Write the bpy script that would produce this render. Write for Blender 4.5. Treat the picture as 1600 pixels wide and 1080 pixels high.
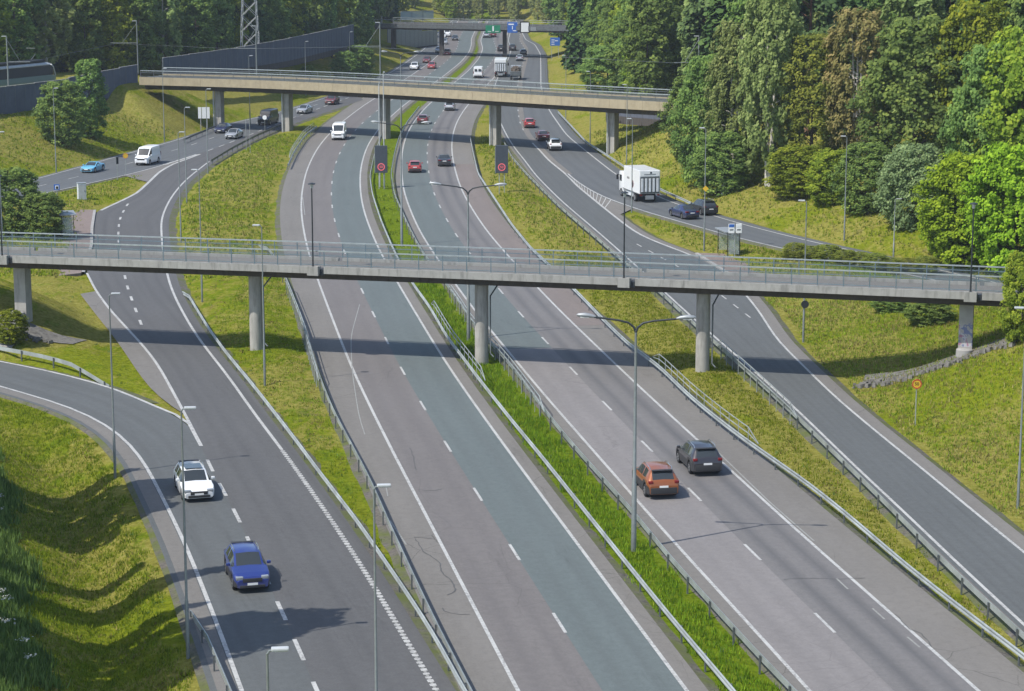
import bpy, bmesh, math, random
import numpy as np
from mathutils import Vector, Matrix
random.seed(7); RNG = np.random.default_rng(7)
for o in list(bpy.data.objects): bpy.data.objects.remove(o, do_unlink=True)
SC = bpy.context.scene
COL = SC.collection
# ---------------------------------------------------------------- camera
cam = bpy.data.cameras.new('camera'); camo = bpy.data.objects.new('camera', cam); COL.objects.link(camo)
camo.location = (0, 0, 31.8); camo.rotation_euler = (math.radians(90 - 10.7), 0, 0)
cam.sensor_width = 36; cam.lens = 3500 / 1600 * 36; cam.clip_start = 1; cam.clip_end = 6000
SC.camera = camo
# ---------------------------------------------------------------- sky and sun
SUN = Vector((-0.627, -0.407, 1.0)).normalized()
world = bpy.data.worlds.new('World'); SC.world = world; world.use_nodes = True
wn = world.node_tree; wn.nodes.clear()
sky = wn.nodes.new('ShaderNodeTexSky'); sky.sky_type = 'NISHITA'; sky.sun_disc = False
sky.sun_elevation = math.asin(SUN.z); sky.sun_rotation = math.atan2(SUN.x, SUN.y)
sky.air_density = 1.0; sky.dust_density = 1.0; sky.ozone_density = 1.0
bg = wn.nodes.new('ShaderNodeBackground'); bg.inputs['Strength'].default_value = 0.135
wo = wn.nodes.new('ShaderNodeOutputWorld')
wn.links.new(sky.outputs[0], bg.inputs[0]); wn.links.new(bg.outputs[0], wo.inputs[0])
sl = bpy.data.lights.new('sun', 'SUN'); sl.energy = 3.3; sl.angle = math.radians(0.35); sl.color = (1.0, 0.95, 0.87)
slo = bpy.data.objects.new('sun', sl); COL.objects.link(slo)
slo.rotation_euler = (-SUN).to_track_quat('-Z', 'Y').to_euler()
slo.location = (0, 0, 80)
SC.view_settings.view_transform = 'Standard'; SC.view_settings.look = 'None'
SC.view_settings.exposure = 0.7; SC.view_settings.gamma = 1.0
SC.render.engine = 'CYCLES'
SC.cycles.max_bounces = 6; SC.cycles.transparent_max_bounces = 12; SC.cycles.volume_bounces = 0
# ---------------------------------------------------------------- survey of the place, in metres
ROAD = {
 'LC': [(2.2, 99.2), (0.2, 110.7), (-1.9, 122.8), (-4, 134.7), (-6, 146.8), (-8, 158.6), (-9.8, 171), (-11.5, 182.7), (-13.2, 194.4), (-16.9, 220.5), (-17.9, 229.8), (-19.3, 241.2), (-20.4, 252.3), (-21.4, 263.1), (-22.8, 283), (-23.5, 294.7), (-24.4, 320.2), (-24.5, 329.7), (-24.4, 353.8), (-23.9, 367.9), (-22.8, 395.2), (-17.7, 477.7), (-15.3, 522), (-14.2, 560.9), (-14.2, 596.5), (-14.8, 622.8)],
 'RC': [(14.5, 99.2), (12.3, 111.1), (10.3, 123), (8.4, 134.5), (6.4, 146.1), (4.5, 157.8), (2.6, 170.3), (0.7, 181.8), (-0.8, 192.6), (-3.9, 215.1), (-5.7, 228.6), (-6.9, 239.6), (-8, 251.1), (-9, 261.9), (-9.9, 272.9), (-11.6, 304.4), (-12.3, 324.9), (-12.6, 345.1), (-12.4, 367.9), (-11.5, 395.2), (-8.1, 454.5), (-5.8, 494.5), (-4.3, 536.9), (-3.9, 578.2), (-5.1, 616)],
 'RRl': [(23.5, 98.7), (22.5, 106.6), (21.5, 118.3), (20, 131.3), (19.1, 142.5), (17.9, 153.1), (16.7, 163.7), (14.8, 178.6), (13.7, 188.9), (11.3, 210.9), (8.8, 232.5), (5.6, 258.2), (2.7, 287.1), (1.7, 302.8), (0.5, 316.6), (-0.8, 336.7), (-2, 361.9), (-2.9, 381.7), (-3.6, 418.8), (-3.5, 452.6), (-2.6, 488), (-0.9, 536.9), (-0.3, 578.2), (-1.2, 616)],
 'RRm': [(26.4, 111.3), (25.6, 117.9), (24.5, 128.3), (23.4, 137.5), (22.1, 149.5), (21.1, 164.4), (20.6, 170.4), (20.7, 181), (20.6, 188.3), (19.8, 204.2), (17.8, 214.7), (16.7, 218.1), (15.1, 223), (13.6, 227.7), (12.7, 233), (11.6, 242.2), (10.4, 252.3), (9.2, 263.1), (7.9, 274.2), (7.1, 285.6), (6, 294.7), (4.9, 304.4), (4, 316.6), (3, 327.8), (2.1, 339.8), (1.2, 364.3), (0.9, 403.7), (1.2, 456.3), (2.9, 536.9), (3.3, 578.2), (2.1, 616)],
 'RBl': [(35.5, 205), (30.7, 213), (26.2, 221.2), (22.7, 228.6), (20.8, 233.5), (17.4, 242.2), (14.7, 249.4), (12.5, 256.4), (10.9, 261.9), (9.4, 269.5), (8, 279.1), (7.2, 287.1)],
 'RBr': [(39, 207.7), (35.7, 215.1), (31.9, 221.2), (30.1, 225.8), (27.3, 231.5), (24.3, 239.1), (22.6, 244.4), (19.3, 254), (17.6, 260.6), (13.6, 284.1), (11.1, 310.4), (8.4, 339.8), (6.6, 383), (6, 408.2), (5.8, 443.7), (6.4, 492.3), (7.1, 552.7), (6.1, 599.6), (3.9, 619.4)],
 'LXl': [(-60.8, 277.7), (-57.8, 290.8), (-54.9, 307), (-52.2, 320.2), (-49.8, 331.7), (-46.1, 356.1), (-43.9, 366.6), (-39.8, 379.1), (-33.9, 417.3), (-30.4, 445.5), (-26.2, 481.8), (-24.6, 514.8), (-22.8, 560.9), (-22.1, 590.2), (-22.3, 619.4)],
 'LXr': [(-56.5, 263.7), (-53.1, 274.2), (-50.3, 282.7), (-48, 290.1), (-46.1, 299.5), (-43.7, 312.1), (-42.4, 321.2), (-41.7, 325.9), (-39.4, 345.1), (-36.7, 367.9), (-33.4, 391), (-28.9, 423.6)],
 'LRl': [(-39.2, 204.2), (-46.5, 248.8), (-45.5, 259.4), (-45, 266.3), (-45.4, 277.7), (-45.9, 289.3), (-45.6, 298.7), (-44.6, 305.3), (-43.7, 312.1)],
 'LRl2': [(-28.5, 169.1), (-31, 176.6), (-33.5, 184.1), (-36.5, 194), (-39.2, 204.2)],
 'LRr': [(-3.2, 90), (-4.8, 96.8), (-6.8, 105.5), (-9.9, 117.9), (-14, 133.5), (-16.8, 143.4), (-20.4, 157.2), (-23.3, 167.2), (-25.4, 175.1), (-29.1, 190.6), (-31.3, 201.2), (-35, 222.1), (-37.5, 237.5), (-38.3, 242.8), (-39.3, 252.8), (-40.1, 261.9), (-40.7, 272.9), (-41, 281.2), (-41, 292.4), (-41, 304.4), (-38.6, 337.8), (-34.8, 366.6), (-28, 409.6)],
 'LRd': [(-8.3, 90.3), (-9.4, 95.1), (-10.8, 101), (-13.6, 112.5), (-15, 118.4), (-16.5, 124), (-18.1, 130), (-19.1, 134.5), (-21.3, 143.1), (-23.5, 151.6), (-26.1, 161.5), (-28.5, 169.1)],
 'LRbay': [(-28.5, 171.8), (-29.9, 177.7), (-31.3, 183.8), (-32.7, 189.9), (-34.1, 196.1), (-35.3, 201.9), (-40.1, 226.2), (-41.1, 232), (-42, 237.5), (-42.8, 242.8), (-43.4, 248.3), (-44, 254), (-44.3, 258.8)],
 'MLr': [(-21.2, 142.5), (-23.4, 145.4), (-25.5, 149.1), (-27.8, 152.7), (-31.1, 156), (-34.4, 159.5), (-37.7, 161.7)],
 'MLl': [(-11.4, 90), (-12.9, 96.3), (-14.6, 103.1), (-16.7, 111.5), (-18.4, 117.8), (-20, 123.3), (-21.3, 128.3), (-23.2, 134.3), (-25.7, 140.4), (-28.9, 145.6), (-32.2, 149.5), (-35.6, 152.5)],
}
FARB = [(-58.2, 351.6), (-46.6, 348.7), (-36.2, 344), (-25.9, 337.4), (-16, 330.2), (-1.8, 318.5), (12.3, 307.1), (22.3, 301), (24.3, 299.5)]
WALLS = {
 'tram': [(-74.6, 304), (-71.7, 314.2), (-68.7, 321.1), (-65.6, 328.9), (-62.5, 342.6), (-59.3, 356.4)],
}
LAMPS = [(-23.29, 127.77, 10.8, 1, 'slim grey street lamp beside the merging lane left of the white car'), (-14.31, 94.7, 11.2, 1, 'slim pale street lamp on the grass verge left of the blue car'), (-5.19, 81.72, 11, 1, 'tall grey street lamp between the two crash barriers at the bottom of the picture'), (-7.22, 63.22, 11, 1, 'street lamp whose head shows at the bottom edge below the blue car'), (-17.29, 153.49, 11.2, -1, 'street lamp on the grass island just right of the second footbridge column'), (-33.57, 225.25, 11, 1, 'street lamp on the island whose foot stands just behind the footbridge railing'), (-37.45, 256.55, 10.9, 1, 'street lamp on the island beside the bend of the slip road'), (-39.26, 288.33, 10.8, 1, 'street lamp at the tip of the island by the start of the dark crash barrier'), (-26.41, 188.36, 11.2, -1, 'thin street lamp on the island below the left part of the footbridge'), (-41.75, 357.54, 11, 1, 'street lamp standing just behind the tram bridge at its left third'), (27.88, 119.67, 11.1, -1, 'street lamp at the right edge of the picture on the grass slope'), (-51.39, 331.08, 10.7, 1, 'street lamp on the grass slope at the left end of the tram bridge'), (-58.84, 288.33, 10.9, 1, 'street lamp on the kerb of the left road beside the two trees'), (-51, 222.25, 11, 1, 'street lamp at the left edge among the dark bushes'), (18.92, 218.63, 12, -1, 'tall street lamp with a small yellow sign beside the right bus shelter'), (13.38, 248.9, 10.4, -1, 'street lamp on the grass point in front of the white lorry'), (15.21, 296.76, 10.6, -1, 'street lamp behind the white lorry at the crash barrier'), (11.42, 327.26, 10.5, -1, 'street lamp right of the outgoing road in front of the tram bridge'), (8.68, 362.12, 10.8, -1, 'street lamp right of the outgoing road just behind the tram bridge'), (22.52, 170.28, 10.9, -1, 'street lamp passing behind the right part of the footbridge with a round sign on it'), (33.59, 224.53, 10.4, -1, 'street lamp on the grass bank above the right branch road'), (37.04, 215.31, 5.6, 0, 'short dark lamp post on the grass bank beside the bright green bush'), (-37.86, 412.86, 9.8, 1, 'distant street lamp on the slope below the far noise wall'), (-32.62, 453.31, 9.6, 1, 'distant street lamp beside the far left road near the catenary mast')]
LAMPS2 = [(6.28, 111.7, 12.3, 'double-armed street lamp in the median beside the orange car'), (-3.38, 170.97, 12.2, 'double-armed street lamp in the median beside the middle footbridge column'), (-11.02, 222.11, 12.4, 'double-armed street lamp in the median between footbridge and tram bridge'), (-17.21, 348.32, 12.3, 'double-armed street lamp in the median below the tram bridge')]
CARS = [('estate', 'white', -18.05, 123.32, -74.38, 'white estate car with dark roof glass in the merging lane at lower left'), ('crossover', 'blue', -13.02, 105.98, -75.93, 'metallic blue crossover car coming down the slip road at lower left'), ('suv', 'graphite', 11.05, 129.24, 99.54, 'dark graphite crossover car with roof rails driving away on the motorway'), ('suv', 'copper', 8.13, 123.9, 99.59, 'orange copper crossover car driving away beside the tall median lamp'), ('hatch', 'red', -12.63, 290.07, 93.08, 'red hatchback in the left outgoing lane below the tram bridge'), ('sedan', 'black', -9.04, 297.88, 92.79, 'black saloon car in the right outgoing lane below the tram bridge'), ('hatch', 'darkred', -14.31, 360.72, 89.2, 'dark red car in the left outgoing lane under the tram bridge'), ('hatch', 'silver', -10.7, 386.97, 87.94, 'silver car just under the tram bridge in the outgoing lanes'), ('van', 'white', -25.83, 334.7, -89.89, 'white high-roof delivery van coming on at the left carriageway'), ('hatch', 'red', 2.73, 353.85, 92.07, 'bright red hatchback on the outgoing slip road under the tram bridge'), ('sedan', 'darkred', 4.56, 332.7, 94.42, 'dark red car in front of the white car on the outgoing slip road'), ('suv', 'white', 6.01, 318.4, 94.84, 'white crossover car on the outgoing slip road at the tram bridge shadow'), ('sedan', 'navy', 18.8, 243.86, 110.67, 'dark blue saloon car behind the white lorry on the right branch road'), ('suv', 'black', 21.18, 247.16, 110.02, 'black off-roader next to the dark blue saloon on the right branch road'), ('sport', 'cyan', -54.45, 290.07, -101.44, 'light blue low sports car on the left road'), ('van', 'white', -48.8, 299.49, -100.65, 'white panel van on the left road behind the light blue sports car'), ('sedan', 'navy', -44.45, 345.08, -98.9, 'dark car on the left road beside the light silver saloon'), ('sedan', 'silver', -41.64, 335.71, -99.2, 'light silver saloon car on the left road before the tram bridge'), ('van', 'black', -39.1, 359.55, -102.73, 'black van on the left road in front of the tram bridge pier'), ('sedan', 'silver', -35.15, 380.39, -101.85, 'silver car coming on under the tram bridge on the left road'), ('suv', 'darkred', -31.98, 399.41, -98.78, 'dark red car on the left road under the tram bridge'), ('suv', 'white', -21.36, 494.46, -93.11, 'white crossover car nearest of the far cars behind the tram bridge'), ('hatch', 'darkred', -19.62, 519.56, -92.53, 'far red car behind the white crossover in the oncoming left lane'), ('hatch', 'red', -17.72, 498.84, -93.1, 'far red car in the oncoming right lane beside the white crossover'), ('sedan', 'silver', -18.14, 560.92, -90.79, 'far silver saloon in the oncoming lanes'), ('hatch', 'red', -15.77, 549.98, -91.46, 'far bright red car in the oncoming right lane behind the silver saloon'), ('sedan', 'silver', -18.02, 599.64, -89.16, 'far silver car just in front of the distant road bridge'), ('van', 'white', -6.94, 469.68, 86.71, 'far white van driving away in the outgoing lanes behind the tram bridge'), ('suv', 'black', -2.73, 566.55, 89.28, 'far black car left of a pair near the distant road bridge'), ('suv', 'black', 0.16, 569.41, 89.48, 'far black car right of a pair near the distant road bridge'), ('hatch', 'silver', 2.81, 549.98, 89.44, 'far pale car in the right outgoing lane, the further of two'), ('sedan', 'silver', 1.8, 526.85, 88.8, 'far pale car in the right outgoing lane, the nearer of two'), ('suv', 'white', -19.27, 629.7, -89.94, 'far white car under the distant road bridge, left of two'), ('van', 'white', -18.33, 640.39, -90.22, 'far white van under the distant road bridge'), ('sedan', 'black', -15.63, 619.35, -89.18, 'far dark car under the distant road bridge in the oncoming right lane'), ('suv', 'silver', -7.18, 633.22, 89.76, 'far silver car in the outgoing left lane under the green sign'), ('hatch', 'darkred', -5.23, 636.79, 89.69, 'far dark red car under the green sign')]
LORRY = (14.82, 260.62, 104.5)
FARLORRY = (-2.29, 473.64, 88.53)
LOADLORRY = (0.79, 463.86, 88.84)
TREES = [('maple', 22.86, 265.68, 15.11, 3.21, 'rounded green tree at the left end of the right-hand trees'), ('birch', 26.28, 261.76, 18.78, 3.47, 'pale green birch behind the street lamp with the yellow sign'), ('birch', 29.39, 254.2, 22.42, 3.66, 'tallest pale birch with white trunk on the right bank'), ('maple_light', 31.29, 246.02, 5.65, 3.12, 'low bright green bush at the foot of the tall birch'), ('maple', 24.25, 257.52, 7.14, 2.97, 'low dark bush beside the white marker box'), ('olive', 33.75, 252.59, 16.13, 3.64, 'olive green tree between the tall birch and the brown birch'), ('brown_birch', 38.25, 249.35, 18.93, 3.73, 'birch with brown withering leaves and bare white stems'), ('maple_light', 34.32, 238.9, 5.87, 2.62, 'low green bush below the brown birch'), ('maple', 36.87, 232.29, 7.21, 2.95, 'round dark bush between the brown birch and the grey willow'), ('maple', 43.02, 238.68, 18.15, 5.23, 'broad dark green maple on the right bank'), ('maple_light', 48.42, 236.99, 19.47, 4.24, 'tall yellow-green tree right of the dark maple'), ('willow', 40.16, 223.58, 8.11, 3.23, 'grey-green willow bush on the right bank'), ('maple', 46.57, 218.7, 17.16, 3.54, 'green tree at the right above the bright bush'), ('maple_light', 49.27, 216.16, 18.78, 4.12, 'bright green tree cut by the right edge of the picture'), ('lime', 43.25, 208.02, 10.34, 4.69, 'large bright yellow-green bush above the right end of the footbridge'), ('lime', 46.09, 202.93, 11.68, 4.23, 'bright yellow-green bush at the right edge above the footbridge'), ('lime', 42.11, 213.4, 5.16, 2.47, 'low bright yellow-green bush beside the short dark lamp post'), ('maple_light', 34.4, 148.66, 6.19, 1.39, 'green bush hiding the right end of the footbridge'), ('maple', 32.09, 169.57, 2.14, 1.68, 'dark bush behind the right column under the footbridge'), ('maple', 30.36, 176.89, 1.43, 1.34, 'small bush under the footbridge left of the right column'), ('maple', -61.63, 307.03, 8.71, 3.17, 'left of two green trees below the tram noise wall'), ('maple_tall', -59.64, 317.19, 11.15, 2.19, 'tall slender tree right of its neighbour below the tram noise wall'), ('maple', -51.33, 227.85, 6.96, 3.02, 'dark bush at the left edge behind the footbridge'), ('maple', -47.68, 226.07, 4.69, 2.22, 'dark green bush beside the left bus shelter'), ('maple_light', -37.74, 165.62, 2.54, 1.25, 'small green bush at the left edge by the concrete slab'), ('maple', 22.86, 287.23, 10.38, 3.14, 'green tree at the right end of the tram bridge'), ('maple_light', 22.08, 369.21, 6.87, 3.6, 'leafy bush behind the tram bridge at its right third'), ('maple', 16.61, 388.78, 8.77, 4.46, 'green bush behind the tram bridge beside the outgoing road')]
RAILS = {
 'G1': [(-1.92, 88.04), (-3.42, 95.57), (-5.39, 103.75), (-8.27, 115.3), (-10.44, 123.21), (-13.4, 134.46), (-17.43, 149.34), (-21.37, 163.31), (-23.81, 172.69), (-26.18, 182.54), (-28.78, 193.19)],
 'G2': [(-1.72, 88.36), (-3.06, 95.11), (-4.53, 103.22), (-6.52, 114.53), (-7.97, 123.21), (-9.38, 130.55), (-11.64, 142.2), (-13.82, 155.56), (-15.08, 164.59), (-16.42, 174.12), (-19.66, 194.25), (-23.08, 213.31), (-25.48, 222.18)],
 'G3': [(9.16, 88.2), (7.6, 96.3), (6.23, 103.97), (4.25, 115.3), (1.89, 128.92), (0, 139.34), (-2.22, 152.17), (-3.76, 161.55), (-4.88, 168.01), (-6.9, 183.17), (-8.32, 191.79), (-10.44, 206.7), (-12.07, 220.35), (-14, 237.44), (-16.3, 260.43), (-17.73, 278.57), (-18.66, 301.87), (-19.49, 334.38)],
 'G4': [(11.72, 87.97), (10.93, 91.45), (9.7, 98.19), (8.98, 101.87), (7.62, 109.59), (6.41, 117.56), (5.57, 122.04), (3.59, 133.08), (2.64, 138.97), (1.58, 146.2), (0, 157.19), (-0.85, 162.05), (-3.03, 174.12), (-3.95, 181.6), (-5.24, 190.76), (-8.46, 212.46), (-9.57, 221.26), (-11.2, 235.87), (-12.49, 248.42), (-13.76, 260.43), (-15.29, 282.21), (-16.12, 306.13), (-16.66, 329.32), (-16.67, 356.23), (-15.97, 386.48)],
 'G5': [(22.15, 92.73), (20.99, 98.38), (19.46, 106.49), (18.13, 115.3), (16.74, 123.21), (15.23, 129.73), (13.56, 137.49), (11.82, 147.23), (10.44, 157.91), (8.87, 164.85), (7.19, 177.04), (5.83, 188.05), (3.12, 207.51), (1.87, 215.9), (0, 233.31), (-1.83, 254.29), (-4.29, 282.21), (-5.26, 306.13), (-6.12, 329.32)],
 'G6': [(22.78, 95.57), (22.3, 99.35), (21.44, 107.27), (20.75, 115.3), (19.84, 125.01), (18.51, 138.41), (17.38, 148.91), (16.21, 159.1), (14.32, 174.98), (13.02, 187.39), (10.34, 208.32), (8.5, 223.57), (5.35, 248.42), (1.78, 282.21), (0, 301.87), (-1.11, 322.48)],
 'G7': [(-28.07, 152.83), (-30.09, 155.79), (-32.42, 159.1), (-35.41, 162.3), (-38.06, 163.57)],
 'G8': [(-11.6, 88.04), (-12.38, 91.03), (-13.61, 95.57), (-15.07, 100.85)],
 'G9': [(20.49, 250.15), (19.21, 257.32), (17.78, 263.61), (14.56, 290.54), (12.4, 309.62), (10.79, 322.48), (7.72, 375.85)],
 'G10': [(-47.99, 327.34), (-45.76, 353.92)],
 'G11': [(-40.06, 297.72), (-39.3, 315.92), (-38.09, 333.35), (-35.58, 356.23)],
 'G12': [(-29.28, 292.11), (-30.2, 310.5), (-30.85, 334.38), (-30.32, 348.27)],
}
SPOT = {
 'vms1': (-15.88, 271.29),
 'vms2': (-1.22, 265.47),
 'mastA': (-16.18, 272.31),
 'mastB': (-15.57, 271.29),
 'cabinet': (-49.82, 258.13),
 'bus_sign': (-50.66, 248.2),
 'sgn1': (-49.28, 278.96),
 'sgn2': (-49.45, 286.04),
 'round1': (-38.21, 346.6),
 'yellow': (25.88, 140.3),
 'marker': (24.28, 256.23),
 'shelterR': (20.51, 214.06),
 'shelterL': (-44.93, 225.28),
 'stopsign': (20.87, 213.32),
 'postA': (-37.5, 315.83),
 'postB': (-36.49, 311.81),
 'pan': (-48.03, 349.65),
}
TRAMP = (-71.15, 344.65)
# ---------------------------------------------------------------- ground model (metres, Y away from the viewer)
def resample(pts, step=3.0, smooth=0.0):
    """Even spacing along a polyline, optional gaussian smoothing along its length (ends kept)."""
    p = np.asarray(pts, float)
    s = np.r_[0, np.cumsum(np.linalg.norm(np.diff(p, axis=0), axis=1))]
    n = max(2, int(round(s[-1] / step)) + 1)
    if smooth > 0:
        fs = np.linspace(0, s[-1], max(n, int(s[-1]) + 1))
        q = np.c_[np.interp(fs, s, p[:, 0]), np.interp(fs, s, p[:, 1])]
        k = int(3 * smooth)
        w = np.exp(-0.5 * (np.arange(-k, k + 1) / smooth) ** 2); w /= w.sum()
        ext = np.vstack([2 * q[0] - q[k:0:-1] if len(q) > k else np.repeat(q[:1], k, 0), q,
                         2 * q[-1] - q[-2:-k - 2:-1] if len(q) > k + 1 else np.repeat(q[-1:], k, 0)])
        if len(ext) == len(q) + 2 * k:
            q = np.c_[np.convolve(ext[:, 0], w, 'valid'), np.convolve(ext[:, 1], w, 'valid')]
        p = q
        s = np.r_[0, np.cumsum(np.linalg.norm(np.diff(p, axis=0), axis=1))]
        n = max(2, int(round(s[-1] / step)) + 1)
    t = np.linspace(0, s[-1], n)
    return np.c_[np.interp(t, s, p[:, 0]), np.interp(t, s, p[:, 1])]

def offset(p, d):
    """Shift a polyline sideways; positive d is to the right when walking from first to last point."""
    p = np.asarray(p, float)
    t = np.gradient(p, axis=0); t /= np.linalg.norm(t, axis=1)[:, None] + 1e-9
    return p + np.c_[t[:, 1], -t[:, 0]] * np.asarray(d).reshape(-1, 1)

def x_at(p, y):
    o = np.argsort(p[:, 1]); return np.interp(y, p[o, 1], p[o, 0])

def extend(p, a, b):
    p = np.asarray(p, float)
    d0 = p[0] - p[min(3, len(p) - 1)]; d0 /= np.linalg.norm(d0)
    d1 = p[-1] - p[-min(4, len(p))]; d1 /= np.linalg.norm(d1)
    out = [p]
    if a > 0: out.insert(0, (p[0] + d0 * a)[None])
    if b > 0: out.append((p[-1] + d1 * b)[None])
    return np.vstack(out)

LC = resample(extend(ROAD['LC'], 45, 130), 3, 9)     # lane line of the oncoming carriageway
RC = resample(extend(ROAD['RC'], 45, 130), 3, 9)     # lane line of the outgoing carriageway
RRl = resample(extend(ROAD['RRl'], 40, 130), 3, 7)
RRm = resample(extend(ROAD['RRm'], 40, 130), 3, 4)
RBl = resample(extend(ROAD['RBl'], 40, 0), 3, 3)
RBr = resample(extend(ROAD['RBr'], 40, 130), 3, 6)
LXl = resample(extend(ROAD['LXl'], 40, 130), 3, 7)
LXr = resample(extend(ROAD['LXr'], 40, 0), 3, 6)
LRr = resample(extend(ROAD['LRr'], 30, 0), 3, 5)
LRd = resample(extend(ROAD['LRd'], 30, 0), 2, 3)
LRl2 = resample(ROAD['LRl2'], 2, 2)
LRl = resample(ROAD['LRl'], 2, 1.2)
MLl = resample(extend(ROAD['MLl'], 30, 40), 3, 4)
MLr = resample(extend(ROAD['MLr'], 0, 40), 3, 3)

def pair(a, b, step=3.0):
    n = max(2, int(max(np.linalg.norm(np.diff(a, axis=0), axis=1).sum(), np.linalg.norm(np.diff(b, axis=0), axis=1).sum()) / step))
    def rs(p):
        s = np.r_[0, np.cumsum(np.linalg.norm(np.diff(p, axis=0), axis=1))]; t = np.linspace(0, s[-1], n)
        return np.c_[np.interp(t, s, p[:, 0]), np.interp(t, s, p[:, 1])]
    return rs(a), rs(b)

LRleft = np.vstack([LRd, LRl2[1:], LRl[1:], LXr[LXr[:, 1] > 316]])     # whole left side of the slip road
def cut(p, y0, y1): return p[(p[:, 1] >= y0) & (p[:, 1] <= y1)]
# paved strips: name -> (left edge, right edge) including the paved shoulders
PAVED = {
    'oncoming': (offset(LC, -5.9), offset(LC, 4.4)),
    'outgoing': (offset(RC, -4.3), offset(RC, 6.3)),
    'ramp_right': (offset(RRl, -0.5), offset(RRm, 0.9)),
    'branch_right_far': (cut(RRm, 284, 900), offset(cut(RBr, 284, 900), 1.3)),
    'branch_right': (offset(RBl, -0.3), offset(cut(RBr, 0, 287), 0.9)),
    'slip_left': (LRleft, offset(LRr, 0.8)),
    'road_left': (offset(LXl, -0.6), np.vstack([LXr, cut(offset(LC, -3.6), 425, 900)])),
    'gore_left': (np.array([(-21.3, 143.4), (-23.6, 147.8), (-25.6, 153.5), (-28.1, 162), (-30.6, 170.5), (-34.0, 181), (-37.6, 192.5)]), np.array([(-21.0, 143.2), (-23.5, 152.2), (-26.1, 161.2), (-28.5, 169.2), (-31, 177), (-33.5, 184.3), (-36.5, 194)])),
    'merge_left': (offset(MLl, -1.3), np.vstack([cut(LRd, 0, 142), MLr[1:]])),
}
SX0, SX1, SY0, SY1 = -150, 130, 40, 780
def paved_mask():
    m = np.zeros((SY1 - SY0 + 1, SX1 - SX0 + 1), bool)
    for k, (a, b) in PAVED.items():
        a, b = pair(np.asarray(a), np.asarray(b), 0.8)
        w = int(np.linalg.norm(a - b, axis=1).max() / 0.6) + 2
        for t in np.linspace(0, 1, w):
            q = a * (1 - t) + b * t
            i = np.rint(q[:, 1] - SY0).astype(int); j = np.rint(q[:, 0] - SX0).astype(int)
            ok = (i >= 0) & (i < m.shape[0]) & (j >= 0) & (j < m.shape[1])
            m[i[ok], j[ok]] = True
    return m
MASK = paved_mask()
def dist_field(m):
    d = np.where(m, 0.0, 99.0)
    for _ in range(60):
        p = np.pad(d, 1, constant_values=99.0)
        d = np.minimum(d, np.minimum.reduce([p[:-2, 1:-1], p[2:, 1:-1], p[1:-1, :-2], p[1:-1, 2:]]) + 1)
        d = np.minimum(d, np.minimum.reduce([p[:-2, :-2], p[2:, 2:], p[2:, :-2], p[:-2, 2:]]) + 1.4142)
    return d
DIST = dist_field(MASK)
def grid_sample(g, x, y):
    fx = np.clip(np.asarray(x, float) - SX0, 0, g.shape[1] - 1.001); fy = np.clip(np.asarray(y, float) - SY0, 0, g.shape[0] - 1.001)
    i = fy.astype(int); j = fx.astype(int); u = fx - j; v = fy - i
    return (g[i, j] * (1 - u) + g[i, j + 1] * u) * (1 - v) + (g[i + 1, j] * (1 - u) + g[i + 1, j + 1] * u) * v
def sstep(a, b, x):
    t = np.clip((x - a) / (b - a), 0, 1); return t * t * (3 - 2 * t)

BR_A = np.array([0.0, 158.7]); BR_D = np.array([0.971, -0.239]); BR_N = np.array([0.239, 0.971])   # footbridge near edge
WALL1 = np.array(WALLS['tram']); 
FB = resample(FARB, 3, 12)      # tram bridge near edge, left to right

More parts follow.
